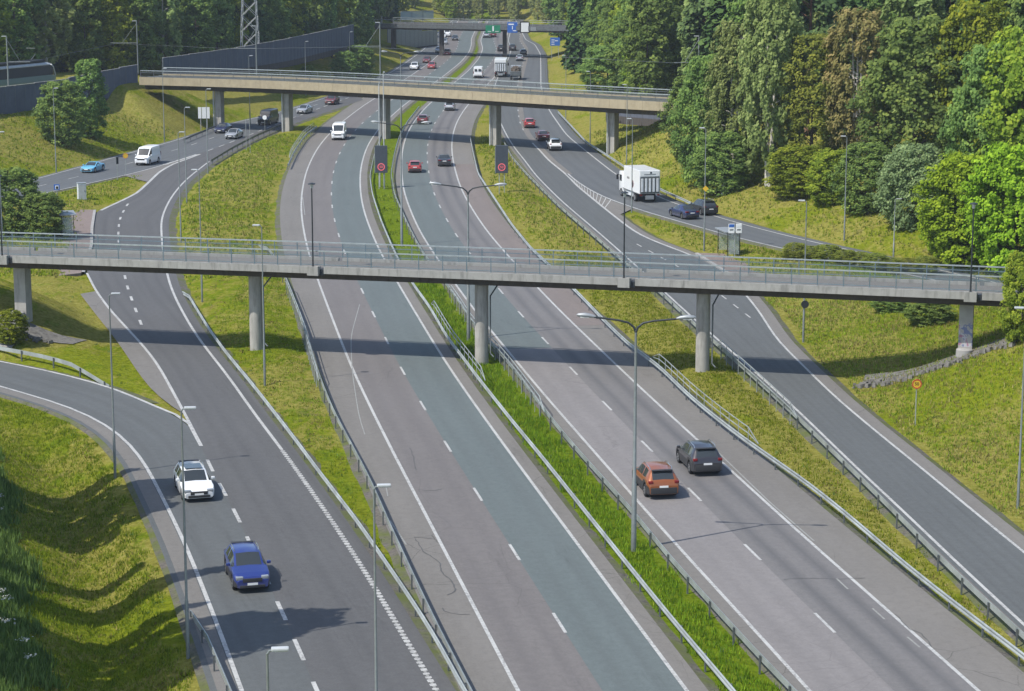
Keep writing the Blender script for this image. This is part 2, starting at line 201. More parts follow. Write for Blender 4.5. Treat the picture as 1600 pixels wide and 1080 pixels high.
def height(x, y):
    x = np.asarray(x, float); y = np.asarray(y, float)
    d = grid_sample(DIST, x, y)
    lx = x_at(LXl, y); ml = x_at(MLl, y); rr = x_at(RRm, y); rb = x_at(RBr, y)
    left = (x < lx) & (y > 262)
    near_left = (x < np.where(y < 152, ml, -33)) & (y <= 200)
    right_far = (x > rb) & (y > 215)
    right_near = (x > rr) & (y <= 215)
    slope = np.full(x.shape, 0.16); cap = np.full(x.shape, 0.35)
    slope = np.where(left, 0.36, slope); cap = np.where(left, 5.2, cap)
    # tram embankment behind the noise wall
    wl = np.interp(y, WALL1[:, 1], WALL1[:, 0])
    cap = np.where(left & (x < wl - 1.2) & (y < 372), 7.7, cap); slope = np.where(left & (x < wl - 1.2) & (y < 372), 0.9, slope)
    cap = np.where(left & (y >= 372), 5.2 + 4 * sstep(372, 520, y) + 0.02 * np.clip(lx - x, 0, 200), cap)
    slope = np.where(left & (y >= 372), 0.30, slope)
    slope = np.where(right_far, 0.30, slope)
    cap = np.where(right_far, 2.0 + 0.10 * np.clip(x - rb, 0, 60) + 4.0 * sstep(300, 420, y), cap)
    slope = np.where(right_near, 0.17, slope); cap = np.where(right_near, 3.2, cap)
    h = np.minimum(cap, slope * np.clip(d - 0.6, 0, None))
    # roadside ditch at the lower left, then a bank
    nl = near_left & (y < 150)
    ditch = -1.7 * np.clip((d - 0.5) / 3.1, 0, 1) + np.clip(d - 3.6, 0, 8.5) * 0.50 + 0.05 * np.clip(d - 12, 0, 40)
    fade = sstep(150, 128, y)
    h = np.where(nl, h * (1 - fade) + ditch * fade, h)
    # footbridge approaches
    sx = (x - BR_A[0]) * BR_D[0] + (y - BR_A[1]) * BR_D[1]; nx = (x - BR_A[0]) * BR_N[0] + (y - BR_A[1]) * BR_N[1] - 2.35
    out = np.clip(np.abs(nx) - 3.2, 0, None)
    hl = 6.6 - np.hypot(np.clip(sx + 49.5, 0, None), out) / 2.1
    hr = 6.6 - np.hypot(np.clip(41.5 - sx, 0, None), out) / 2.3
    h = np.maximum(h, np.where(d > 0.8, np.minimum(np.maximum(hl, hr), 0.55 * np.clip(d - 0.6, 0, None)), -9))
    # tram bridge approaches
    a = FB[0]; b = FB[-1]
    hl = 7.2 - np.hypot(np.clip(x - (a[0] + 1.0), 0, None), np.clip(np.abs(y - (a[1] + 5)) - 8, 0, None)) / 1.9
    hr = 7.2 - np.hypot(np.clip((b[0] + 0.5) - x, 0, None), np.clip(np.abs(y - (b[1] + 3 - 0.6 * (x - b[0]))) - 7, 0, None)) / 1.8
    h = np.maximum(h, np.where(d > 0.8, np.minimum(np.maximum(np.where(left, hl, -9), np.where(right_far, hr, -9)), 0.6 * np.clip(d - 0.6, 0, None)), -9))
    # wooded rise in the far distance
    h = h + np.where(d > 20, 1, 0) * 0.0 + 26 * sstep(720, 1000, y) + 6 * sstep(90, 260, np.abs(x)) * sstep(250, 420, y)
    h = np.where(d < 1.2, np.minimum(h, -0.12), h - 0.10)
    return h
HG = None
def build_height():
    global HG
    X, Y = np.meshgrid(np.arange(SX0, SX1 + 1), np.arange(SY0, SY1 + 1))
    H = height(X, Y)
    V_ = (Y < 146) & (X < -10)      # keep the sharp bottom of the ditch
    for _ in range(2):      # soften kinks away from the pavements
        P = np.pad(H, 1, mode='edge')
        B = (P[:-2, 1:-1] + P[2:, 1:-1] + P[1:-1, :-2] + P[1:-1, 2:] + 2 * H) / 6
        H = np.where((DIST > 1.3) & ~(V_ & (_ > 0)), B, H)
    HG = H
build_height()
def gz(x, y):
    """Ground height at a point."""
    return float(grid_sample(HG, x, y))
# ---------------------------------------------------------------- helpers
def tag(o, label=None, cat=None, group=None, kind=None):
    if label: o['label'] = label
    if cat: o['category'] = cat
    if group: o['group'] = group
    if kind: o['kind'] = kind
    return o
def empty(name, loc=(0, 0, 0), rz=0.0):
    o = bpy.data.objects.new(name, None); COL.objects.link(o); o.location = loc; o.rotation_euler = (0, 0, rz)
    o.empty_display_size = 0.2
    return o
class MB:
    """Collects simple shapes, then links them as one mesh object."""
    def __init__(s): s.v = []; s.f = []; s.m = []; s.uv = []
    def add(s, v, f, m=0):
        n = len(s.v); s.v += [tuple(map(float, p)) for p in v]; s.f += [tuple(i + n for i in q) for q in f]; s.m += [m] * len(f); return s
    def box(s, c, d, m=0, rz=0.0, taper=1.0):
        x, y, z = d[0] / 2, d[1] / 2, d[2] / 2; co, si = math.cos(rz), math.sin(rz); P = []
        for zz, t in ((-z, 1.0), (z, taper)):
            for xx, yy in ((-x, -y), (x, -y), (x, y), (-x, y)):
                xx *= t; yy *= t; P.append((c[0] + xx * co - yy * si, c[1] + xx * si + yy * co, c[2] + zz))
        return s.add(P, [(3, 2, 1, 0), (4, 5, 6, 7), (0, 1, 5, 4), (1, 2, 6, 5), (2, 3, 7, 6), (3, 0, 4, 7)], m)
    def tube(s, pts, r, n=8, m=0, cap=True):
        pts = [Vector(p) for p in pts]; r = r if isinstance(r, (list, tuple)) else [r] * len(pts); V = []; F = []
        for i, p in enumerate(pts):
            t = (pts[min(i + 1, len(pts) - 1)] - pts[max(i - 1, 0)]).normalized()
            a = t.cross(Vector((0, 0, 1)));  a = Vector((1, 0, 0)) if a.length < 1e-3 else a.normalized(); b = a.cross(t)
            for k in range(n):
                th = 2 * math.pi * k / n; V.append(p + (a * math.cos(th) + b * math.sin(th)) * r[i])
        for i in range(len(pts) - 1):
            for k in range(n): F.append((i * n + k, i * n + (k + 1) % n, (i + 1) * n + (k + 1) % n, (i + 1) * n + k))
        if cap: F += [tuple(range(n))[::-1], tuple(range((len(pts) - 1) * n, len(pts) * n))]
        return s.add(V, F, m)
    def disc(s, c, axis, r, t, n=20, m=0, r2=None):
        a = Vector(axis).normalized(); return s.tube([Vector(c) - a * t / 2, Vector(c) + a * t / 2], [r, r if r2 is None else r2], n, m)
    def sweep(s, path, prof, m=0, closed=False, caps=True):
        """path: list of (x,y,z); prof: list of (side, up)."""
        P = np.asarray(path, float); t = np.gradient(P[:, :2], axis=0); t /= np.linalg.norm(t, axis=1)[:, None] + 1e-9
        nrm = np.c_[t[:, 1], -t[:, 0]]; k = len(prof); V = []; F = []
        for i in range(len(P)):
            for a, b in prof: V.append((P[i, 0] + nrm[i, 0] * a, P[i, 1] + nrm[i, 1] * a, P[i, 2] + b))
        for i in range(len(P) - 1):
            for j in range(k if closed else k - 1):
                F.append((i * k + j, i * k + (j + 1) % k, (i + 1) * k + (j + 1) % k, (i + 1) * k + j))
        if closed and caps: F += [tuple(range(k))[::-1], tuple(range((len(P) - 1) * k, len(P) * k))]
        return s.add(V, F, m)
    def mesh(s, name, mats, smooth=None):
        me = bpy.data.meshes.new(name); me.from_pydata(s.v, [], s.f)
        for q in (mats if isinstance(mats, (list, tuple)) else [mats]): me.materials.append(q)
        if any(s.m): me.polygons.foreach_set('material_index', s.m)
        me.update()
        if smooth is not None:
            me.polygons.foreach_set('use_smooth', [True] * len(me.polygons)); me.set_sharp_from_angle(angle=math.radians(smooth))
        return me
    def build(s, name, mats, parent=None, smooth=None, loc=None):
        return link(name, s.mesh(name, mats, smooth), parent, loc)
def link(name, me, parent=None, loc=None):
    o = bpy.data.objects.new(name, me); COL.objects.link(o)
    if parent: o.parent = parent
    if loc: o.location = loc
    return o
def copy_tree(o, parent=None):
    c = o.copy(); COL.objects.link(c); c.parent = parent
    for ch in o.children: copy_tree(ch, c)
    return c
def bevel_box(c, d, r=0.03, m=0):
    """Box with chamfered vertical and horizontal edges, as vertices and faces."""
    bm = bmesh.new(); bmesh.ops.create_cube(bm, size=1.0)
    for v in bm.verts: v.co = Vector((v.co.x * d[0] + c[0], v.co.y * d[1] + c[1], v.co.z * d[2] + c[2]))
    bmesh.ops.bevel(bm, geom=list(bm.edges), offset=r, segments=2, affect='EDGES', profile=0.6)
    V = [tuple(v.co) for v in bm.verts]; bm.verts.index_update(); F = [tuple(v.index for v in f.verts) for f in bm.faces]; bm.free()
    return V, F
# ---------------------------------------------------------------- materials
class NT:
    def __init__(s, name):
        s.mat = bpy.data.materials.new(name); s.mat.use_nodes = True; s.t = s.mat.node_tree; s.t.nodes.clear()
        s.out = s.n('ShaderNodeOutputMaterial'); s.b = s.n('ShaderNodeBsdfPrincipled'); s.l(s.b.outputs[0], s.out.inputs[0])
    def n(s, typ, **kw):
        x = s.t.nodes.new(typ)
        for k, v in kw.items(): setattr(x, k, v)
        return x
    def l(s, a, b): s.t.links.new(a, b)
    def set(s, node, **kw):
        for k, v in kw.items():
            i = node.inputs[k.replace('_', ' ')]
            if hasattr(v, 'is_output') or hasattr(v, 'links'): s.l(v, i)
            else: i.default_value = v
        return node
    def pos(s): return s.n('ShaderNodeNewGeometry').outputs['Position']
    def map(s, vec, scale=(1, 1, 1), rot=(0, 0, 0)):
        m = s.n('ShaderNodeMapping'); s.l(vec, m.inputs[0]); m.inputs['Scale'].default_value = scale; m.inputs['Rotation'].default_value = rot; return m.outputs[0]
    def noise(s, vec, scale, detail=4, rough=0.55, out=0):
        x = s.n('ShaderNodeTexNoise'); s.l(vec, x.inputs['Vector']); x.inputs['Scale'].default_value = scale; x.inputs['Detail'].default_value = detail; x.inputs['Roughness'].default_value = rough; return x.outputs[out]
    def ramp(s, fac, stops, interp='LINEAR'):
        r = s.n('ShaderNodeValToRGB'); s.l(fac, r.inputs[0]); r.color_ramp.interpolation = interp; e = r.color_ramp.elements
        while len(e) < len(stops): e.new(0.5)
        for q, (p, c) in zip(e, stops): q.position = p; q.color = (c if len(c) == 4 else tuple(c) + (1,)) if isinstance(c, (tuple, list)) else (c, c, c, 1)
        return r.outputs[0]
    def mix(s, fac, a, b, mode='MIX'):
        x = s.n('ShaderNodeMix', data_type='RGBA', blend_type=mode)
        for i, v in ((0, fac), (6, a), (7, b)):
            if hasattr(v, 'links'): s.l(v, x.inputs[i])
            else: x.inputs[i].default_value = v if i == 0 or len(v) == 4 else tuple(v) + (1,)
        return x.outputs[2]
    def math(s, op, a, b=0.0, c=0.0, clamp=False):
        x = s.n('ShaderNodeMath', operation=op); x.use_clamp = clamp
        for i, v in enumerate((a, b, c)):
            if hasattr(v, 'links'): s.l(v, x.inputs[i])
            else: x.inputs[i].default_value = v
        return x.outputs[0]
    def bump(s, h, strength=0.3, dist=0.05):
        x = s.n('ShaderNodeBump'); s.l(h, x.inputs['Height']); x.inputs['Strength'].default_value = strength; x.inputs['Distance'].default_value = dist; s.l(x.outputs[0], s.b.inputs['Normal'])
    def base(s, c, rough=0.8, metal=0.0, spec=0.3):
        if hasattr(c, 'links'): s.l(c, s.b.inputs['Base Color'])
        else: s.b.inputs['Base Color'].default_value = tuple(c) + (1,)
        s.b.inputs['Roughness'].default_value = rough; s.b.inputs['Metallic'].default_value = metal; s.b.inputs['Specular IOR Level'].default_value = spec
        return s.mat
MAT = {}
def plain(name, c, rough=0.6, metal=0.0, var=0.12, scale=3.0, spec=0.4):
    t = NT(name); p = t.n('ShaderNodeTexCoord').outputs['Object']
    f = t.noise(p, scale, 5, 0.6)
    lo = tuple(x * (1 - var) for x in c); hi = tuple(min(1, x * (1 + var)) for x in c)
    MAT[name] = t.base(t.ramp(f, [(0.3, lo), (0.7, hi)]), rough, metal, spec); return MAT[name]
def asphalt(name, c, tracks=0.0, lane=3.5, dark=None, cracks=0.0, patch=0.10, off=0.0):
    t = NT(name); p = t.pos(); uv = t.n('ShaderNodeUVMap').outputs[0]
    big = t.noise(p, 0.11, 3, 0.5); fine = t.noise(p, 9.0, 3, 0.7)
    long = t.noise(t.map(uv, (1.1, 0.035, 1)), 1.0, 4, 0.6)
    lo = tuple(x * (1 - patch) for x in c); hi = tuple(x * (1 + patch) for x in c)
    col = t.ramp(big, [(0.3, lo), (0.7, hi)])
    col = t.mix(0.55, col, t.ramp(long, [(0.3, tuple(x * 0.84 for x in c)), (0.72, tuple(x * 1.14 for x in c))]))
    spk = t.noise(p, 2.2, 5, 0.8)
    col = t.mix(t.ramp(spk, [(0.36, 0.5), (0.5, 0.0)]), col, tuple(x * 0.80 for x in c)); col = t.mix(t.ramp(spk, [(0.5, 0.0), (0.66, 0.5)]), col, tuple(x * 1.22 for x in c))
    col = t.mix(t.ramp(fine, [(0.35, 0.0), (0.75, 0.28)]), col, tuple(x * 1.55 for x in c))
    if tracks:
        sep = t.n('ShaderNodeSeparateXYZ'); t.l(uv, sep.inputs[0])
        u = t.math('MODULO', t.math('ADD', sep.outputs[0], off + 10 * lane), lane)
        w = 0.0
        for cpos in (lane / 2 - 0.78, lane / 2 + 0.78):
            g = t.math('SUBTRACT', 1.0, t.math('MULTIPLY', t.math('ABSOLUTE', t.math('SUBTRACT', u, cpos)), 1.9), clamp=True)
            w = g if isinstance(w, float) else t.math('ADD', w, g)
        wob = t.ramp(t.noise(t.map(uv, (0.8, 0.02, 1)), 1.0, 3), [(0.3, 0.35), (0.7, 1.0)])
        col = t.mix(t.math('MULTIPLY', t.math('MULTIPLY', w, wob), tracks), col, dark or tuple(x * 0.55 for x in c))
    st = t.math('MULTIPLY', t.ramp(t.noise(t.map(uv, (0.9, 0.10, 1)), 1.3, 5, 0.75), [(0.56, 0.0), (0.70, 0.55)]), t.ramp(t.noise(p, 0.035, 2), [(0.42, 0.0), (0.58, 1.0)]))
    col = t.mix(st, col, tuple(x * 0.66 for x in c))
    ps = t.n('ShaderNodeTexVoronoi', feature='F1'); t.l(t.map(uv, (0.22, 0.03, 1)), ps.inputs['Vector']); ps.inputs['Scale'].default_value = 1.0
    col = t.mix(t.ramp(ps.outputs['Color'], [(0.80, 0.0), (0.84, 0.22)]), col, tuple(x * 1.25 for x in c))
    if cracks:
        v = t.n('ShaderNodeTexVoronoi', feature='DISTANCE_TO_EDGE'); t.l(t.mix(0.25, p, t.noise(p, 0.9, 3, 0.6, 1), 'ADD'), v.inputs['Vector']); v.inputs['Scale'].default_value = 0.26
        ck = t.ramp(v.outputs['Distance'], [(0.0, 0.8), (0.007, 0.0)])
        ck = t.math('MULTIPLY', ck, t.ramp(t.noise(p, 0.06, 2), [(0.45, 0.0), (0.6, cracks)]))
        col = t.mix(ck, col, tuple(x * 0.42 for x in c))
    t.bump(fine, 0.25, 0.01)
    MAT[name] = t.base(col, 0.85, 0.0, 0.25); return MAT[name]
asphalt('asphalt_pink', (0.129, 0.120, 0.115), 0.35, dark=(0.105, 0.098, 0.098), cracks=0.5)
asphalt('asphalt_pale', (0.171, 0.161, 0.156), 0.30, dark=(0.140, 0.133, 0.132), cracks=0.4)
asphalt('asphalt_blue', (0.098, 0.116, 0.114), 0.22, dark=(0.082, 0.087, 0.087), patch=0.07)
asphalt('asphalt_tracked', (0.133, 0.128, 0.125), 0.75, dark=(0.069, 0.070, 0.074))
asphalt('asphalt_shoulder', (0.144, 0.136, 0.124), 0.0, cracks=1.0, patch=0.16)
asphalt('asphalt_red', (0.150, 0.129, 0.118), 0.0, cracks=1.0, patch=0.16)
asphalt('asphalt_dark', (0.084, 0.084, 0.084), 0.45, lane=5.0, dark=(0.057, 0.057, 0.058), patch=0.10)
asphalt('asphalt_mid', (0.087, 0.093, 0.093), 0.35, lane=3.7, dark=(0.069, 0.070, 0.070), patch=0.08)
asphalt('asphalt_mid2', (0.092, 0.099, 0.103), 0.45, lane=3.3, dark=(0.069, 0.073, 0.078), patch=0.08)
asphalt('paving_pink', (0.175, 0.140, 0.124), 0.0, patch=0.1)
def gravel(name, c, c2, scale=5.0, grass=0.0):
    t = NT(name); p = t.pos(); f = t.noise(p, scale, 5, 0.75); g = t.noise(p, 0.5, 4, 0.6)
    col = t.ramp(f, [(0.32, c2), (0.5, c), (0.72, tuple(x * 1.5 for x in c))])
    if grass: col = t.mix(t.ramp(g, [(0.5 - grass * 0.2, 0.0), (0.62, 0.85)]), col, (0.085, 0.105, 0.022))
    t.bump(f, 0.6, 0.04); MAT[name] = t.base(col, 0.95, 0, 0.15); return MAT[name]
gravel('gravel', (0.108, 0.098, 0.087), (0.052, 0.049, 0.044), 4.0, 0.6)
gravel('rubble', (0.147, 0.140, 0.126), (0.070, 0.066, 0.060), 2.4)
def paint(name, c, wear=0.3):
    t = NT(name); p = t.pos(); f = t.noise(p, 5.0, 5, 0.75); g = t.noise(p, 0.45, 3, 0.6)
    w = t.math('MULTIPLY', t.ramp(f, [(0.42, 0.0), (0.66, 1.0)]), t.ramp(g, [(0.35, wear * 0.35), (0.6, min(1.0, wear * 1.4))]))
    MAT[name] = t.base(t.mix(w, c, (0.14, 0.136, 0.132)), 0.6, 0, 0.3); return MAT[name]
paint('paint_white', (0.43, 0.43, 0.41), 0.75); paint('paint_worn', (0.25, 0.25, 0.23), 0.8)
def grass_mat(name):
    t = NT(name); p = t.pos()
    big = t.noise(p, 0.045, 4, 0.6); mid = t.noise(p, 0.38, 6, 0.70); fine = t.noise(p, 2.6, 6, 0.72)
    streak = t.noise(t.map(p, (1.5, 0.30, 1.0), (0, 0, 0.25)), 0.9, 6, 0.72)
    green = t.ramp(fine, [(0.28, (0.070, 0.091, 0.007)), (0.5, (0.148, 0.174, 0.012)), (0.75, (0.217, 0.244, 0.023))])
    dry = t.ramp(fine, [(0.28, (0.117, 0.108, 0.022)), (0.5, (0.219, 0.201, 0.045)), (0.75, (0.307, 0.281, 0.092))])
    deep = t.ramp(fine, [(0.28, (0.048, 0.078, 0.004)), (0.5, (0.100, 0.152, 0.009)), (0.75, (0.152, 0.209, 0.016))])
    at = t.n('ShaderNodeAttribute', attribute_name='dry').outputs['Fac']
    s1 = t.math('ADD', t.math('MULTIPLY', mid, 0.55), t.math('MULTIPLY', streak, 0.45))
    f = t.math('ADD', t.math('ADD', s1, t.math('MULTIPLY', t.math('SUBTRACT', big, 0.5), 1.1)), t.math('SUBTRACT', t.math('MULTIPLY', at, 0.45), 0.12))
    col = t.mix(t.ramp(f, [(0.50, 0.0), (0.60, 0.9)]), green, dry)
    col = t.mix(t.ramp(t.math('ADD', s1, t.math('MULTIPLY', at, 0.30)), [(0.50, 0.85), (0.61, 0.0)]), col, deep)
    col = t.mix(t.ramp(t.noise(p, 0.17, 5, 0.7), [(0.62, 0.0), (0.72, 0.55)]), col, t.ramp(fine, [(0.3, (0.085, 0.062, 0.040)), (0.7, (0.21, 0.165, 0.105))]))
    t.bump(t.math('ADD', fine, t.math('MULTIPLY', mid, 1.5)), 0.9, 0.25)
    MAT[name] = t.base(col, 1.0, 0, 0.0); return MAT[name]
grass_mat('grass_ground')
def concrete(name, c, stain=0.8, scale=1.2):
    t = NT(name); p = t.n('ShaderNodeTexCoord').outputs['Object']; f = t.noise(p, scale, 6, 0.65); g = t.noise(t.map(p, (2.2, 2.2, 0.35)), 1.4, 4, 0.6)
    col = t.ramp(f, [(0.3, tuple(x * 0.86 for x in c)), (0.7, tuple(x * 1.1 for x in c))])
    col = t.mix(t.math('MULTIPLY', t.ramp(g, [(0.5, 0.0), (0.75, 1.0)]), stain), col, tuple(x * 0.5 for x in c))
    t.bump(t.noise(p, 14, 4), 0.15, 0.02); MAT[name] = t.base(col, 0.85, 0, 0.2); return MAT[name]
concrete('concrete', (0.294, 0.291, 0.270)); concrete('concrete_soffit', (0.081, 0.073, 0.069)); concrete('concrete_tan', (0.329, 0.280, 0.189), 0.25)  # soffit tone is darkened to carry the shade under the decks
concrete('concrete_pale', (0.294, 0.287, 0.273), 0.35); concrete('wall_panel', (0.102, 0.115, 0.147), 0.25, 0.6); concrete('wall_cap', (0.252, 0.252, 0.245))
def graffiti():
    t = NT('graffiti_concrete'); p = t.pos(); sp = t.n('ShaderNodeSeparateXYZ'); t.l(p, sp.inputs[0])
    base = t.ramp(t.noise(p, 1.2, 6), [(0.3, (0.30, 0.29, 0.27)), (0.7, (0.40, 0.39, 0.36))])
    col = t.ramp(t.noise(t.map(p, (1, 1, .8)), 1.7, 2), [(0.36, (0.10, 0.14, 0.30)), (0.46, (0.42, 0.42, 0.46)), (0.54, (0.30, 0.12, 0.20)), (0.64, (0.12, 0.20, 0.24))], 'CONSTANT')
    band = t.math('MULTIPLY', t.ramp(t.math('MULTIPLY', sp.outputs[2], 0.1), [(0.24, 0.0), (0.27, 1.0), (0.43, 1.0), (0.47, 0.0)]), t.ramp(t.noise(p, 3.2, 3), [(0.47, 0.0), (0.5, 0.75)]))
    MAT['graffiti_concrete'] = t.base(t.mix(band, base, col), 0.85, 0, 0.2)
graffiti()
plain('galvanised', (0.302, 0.328, 0.319), 0.5, 0.25, 0.30, 0.6); plain('galv_dark', (0.134, 0.147, 0.151), 0.55, 0.5, 0.25, 2.0)
plain('pole_grey', (0.21, 0.23, 0.225), 0.5, 0.5, 0.12); plain('pole_dark', (0.029, 0.035, 0.040), 0.5, 0.3); plain('lamp_white', (0.403, 0.420, 0.420), 0.4)
plain('lens', (0.462, 0.479, 0.462), 0.2); plain('rail_blue', (0.168, 0.227, 0.260), 0.45, 0.5); plain('rail_pale', (0.378, 0.420, 0.420), 0.4, 0.5)
plain('black', (0.012, 0.012, 0.014), 0.5); plain('rubber', (0.014, 0.014, 0.015), 0.85); plain('rim', (0.42, 0.43, 0.44), 0.35, 0.8)
plain('sign_back', (0.30, 0.32, 0.33), 0.5, 0.4); plain('sign_white', (0.72, 0.74, 0.74), 0.5, var=0.04); plain('sign_blue', (0.03, 0.12, 0.42), 0.5, var=0.05)
plain('sign_green', (0.015, 0.20, 0.105), 0.5, var=0.05); plain('sign_yellow', (0.62, 0.40, 0.03), 0.5, var=0.05); plain('sign_red', (0.42, 0.03, 0.03), 0.5, var=0.05)
plain('vms_body', (0.045, 0.055, 0.07), 0.55); plain('orange', (0.60, 0.26, 0.03), 0.5); plain('steel_light', (0.60, 0.63, 0.65), 0.5, 0.1)
def glowing(name, c, e):
    t = NT(name); t.base(c, 0.5); t.b.inputs['Emission Color'].default_value = tuple(c) + (1,); t.b.inputs['Emission Strength'].default_value = e; MAT[name] = t.mat
glowing('led_red', (0.60, 0.12, 0.14), 0.25)
def glass(name, c, rough=0.06):
    t = NT(name); t.base(c, rough, 0.0, 0.6); MAT[name] = t.mat
glass('car_glass', (0.034, 0.040, 0.043)); glass('shelter_glass_base', (0.16, 0.19, 0.19), 0.1)
def clear_glass(name, tint, alpha):
    t = NT(name); t.base(tint, 0.08, 0, 0.5); t.b.inputs['Alpha'].default_value = alpha; MAT[name] = t.mat
clear_glass('clear_glass', (0.45, 0.52, 0.50), 0.35); clear_glass('noise_glass', (0.36, 0.46, 0.50), 0.6)
def carpaint(name, c, metal=0.0, rough=0.32):
    t = NT(name); p = t.n('ShaderNodeTexCoord').outputs['Object']
    sp = t.n('ShaderNodeSeparateXYZ'); t.l(p, sp.inputs[0])
    dust = t.math('MULTIPLY', t.ramp(sp.outputs[2], [(0.18, 0.55), (0.62, 0.05)]), t.ramp(t.noise(p, 2.2, 4), [(0.3, 0.5), (0.7, 1.0)]))
    t.base(t.mix(dust, c, (0.16, 0.145, 0.13)), rough, metal, 0.5); t.b.inputs['Coat Weight'].default_value = 0.6; t.b.inputs['Coat Roughness'].default_value = 0.08
    MAT['car_' + name] = t.mat
for nme, c, me_ in (('white', (0.74, 0.75, 0.75), 0), ('silver', (0.42, 0.44, 0.46), 0.4), ('black', (0.016, 0.017, 0.019), 0.1), ('graphite', (0.030, 0.028, 0.033), 0.2),
    ('copper', (0.26, 0.075, 0.016), 0.2), ('blue', (0.014, 0.032, 0.19), 0.2), ('navy', (0.020, 0.030, 0.095), 0.2), ('red', (0.36, 0.035, 0.030), 0.1), ('darkred', (0.15, 0.018, 0.018), 0.1), ('cyan', (0.13, 0.42, 0.60), 0.1), ('tram', (0.13, 0.20, 0.19), 0)): carpaint(nme, c, me_)
plain('tail_red', (0.17, 0.010, 0.012), 0.2); plain('head_lamp', (0.30, 0.32, 0.34), 0.08, 0.3); plain('plastic', (0.03, 0.03, 0.032), 0.6); plain('chrome', (0.62, 0.62, 0.62), 0.2, 0.9); plain('plate', (0.70, 0.70, 0.68), 0.4, var=0.03)
plain('bark', (0.085, 0.068, 0.052), 0.9, 0, 0.35, 4.0); plain('bark_birch', (0.44, 0.42, 0.38), 0.8, 0, 0.45, 5.0); plain('bark_pine', (0.17, 0.095, 0.055), 0.9, 0, 0.3, 4.0)
def leaf(name, c, c2, var=0.34, trans=0.5):
    """Leaf colour varied per leaf (tint attribute) and per tree."""
    t = NT(name); a = t.n('ShaderNodeAttribute', attribute_name='tint').outputs['Fac']; r = t.n('ShaderNodeObjectInfo').outputs['Random']
    col = t.ramp(a, [(0.0, tuple(x * (1 - var) for x in c)), (0.5, c), (1.0, c2)])
    hs = t.n('ShaderNodeHueSaturation'); t.l(col, hs.inputs['Color']); t.l(t.ramp(r, [(0, 0.485), (1, 0.515)]), hs.inputs['Hue']); t.l(t.ramp(r, [(0, 0.72), (1, 1.0)]), hs.inputs['Value'])
    d = t.n('ShaderNodeBsdfDiffuse'); tr = t.n('ShaderNodeBsdfTranslucent'); m = t.n('ShaderNodeMixShader'); m.inputs[0].default_value = trans
    t.l(hs.outputs[0], d.inputs[0]); t.l(hs.outputs[0], tr.inputs[0]); t.l(d.outputs[0], m.inputs[1]); t.l(tr.outputs[0], m.inputs[2]); t.l(m.outputs[0], t.out.inputs[0])
    t.t.nodes.remove(t.b); MAT[name] = t.mat
leaf('leaf_maple', (0.189, 0.292, 0.081), (0.396, 0.520, 0.124)); leaf('leaf_light', (0.238, 0.325, 0.040), (0.490, 0.547, 0.063)); leaf('leaf_lime', (0.278, 0.415, 0.033), (0.503, 0.651, 0.053))
leaf('leaf_birch', (0.285, 0.374, 0.123), (0.510, 0.590, 0.217)); leaf('leaf_brown', (0.312, 0.274, 0.107), (0.478, 0.350, 0.160)); leaf('leaf_olive', (0.244, 0.300, 0.061), (0.428, 0.451, 0.082))
leaf('leaf_willow', (0.251, 0.343, 0.152), (0.444, 0.546, 0.246)); leaf('leaf_dark', (0.128, 0.213, 0.056), (0.257, 0.357, 0.072)); leaf('needle', (0.048, 0.099, 0.034), (0.110, 0.181, 0.053), 0.35, 0.12); leaf('needle_pine', (0.077, 0.123, 0.046), (0.142, 0.198, 0.067), 0.35, 0.15)
leaf('blade_green', (0.190, 0.269, 0.017), (0.378, 0.427, 0.044), 0.45, 0.35); leaf('blade_lush', (0.162, 0.275, 0.018), (0.323, 0.460, 0.033), 0.45, 0.35); leaf('leaf_sunlit', (0.36, 0.42, 0.14), (0.50, 0.54, 0.22)); leaf('blade_weed', (0.132, 0.198, 0.048), (0.238, 0.312, 0.090), 0.45, 0.35); leaf('blade_dry', (0.264, 0.230, 0.069), (0.435, 0.383, 0.137), 0.4, 0.3); leaf('flower_white', (0.55, 0.57, 0.48), (0.72, 0.73, 0.66), 0.2, 0.2)  # far wood's pale leaf tone is lightened to stand for sunlight on it

# ---------------------------------------------------------------- ground
def axis(*seg):
    out = []
    for a, b, st in seg: out += list(np.arange(a, b, st))
    return np.array(out + [seg[-1][1]], float)
GX = axis((-900, -150, 30), (-150, 130, 1.0), (130, 900, 30)); GY = axis((-80, 40, 12), (40, 380, 1.0), (380, 780, 3.0), (780, 2600, 45))
XX, YY = np.meshgrid(GX, GY); ZZ = grid_sample(HG, XX, YY)
out_ = (YY > SY1) | (YY < SY0) | (XX < SX0) | (XX > SX1)
ZZ = np.where(YY > SY1, grid_sample(HG, XX, np.full_like(XX, SY1)) + 26 * (sstep(720, 1000, YY) - float(sstep(720, 1000, np.array(float(SY1))))), ZZ)
me = bpy.data.meshes.new('ground'); nx, ny = len(GX), len(GY)
me.vertices.add(nx * ny); me.vertices.foreach_set('co', np.c_[XX.ravel(), YY.ravel(), ZZ.ravel()].astype(np.float32).ravel())
I = np.arange(nx * ny).reshape(ny, nx); Q = np.stack([I[:-1, :-1], I[:-1, 1:], I[1:, 1:], I[1:, :-1]], -1).reshape(-1, 4)
me.loops.add(Q.size); me.loops.foreach_set('vertex_index', Q.ravel().astype(np.int32)); me.polygons.add(len(Q))
me.polygons.foreach_set('loop_start', np.arange(0, Q.size, 4).astype(np.int32)); me.polygons.foreach_set('use_smooth', np.ones(len(Q), bool)); me.update(); me.validate()
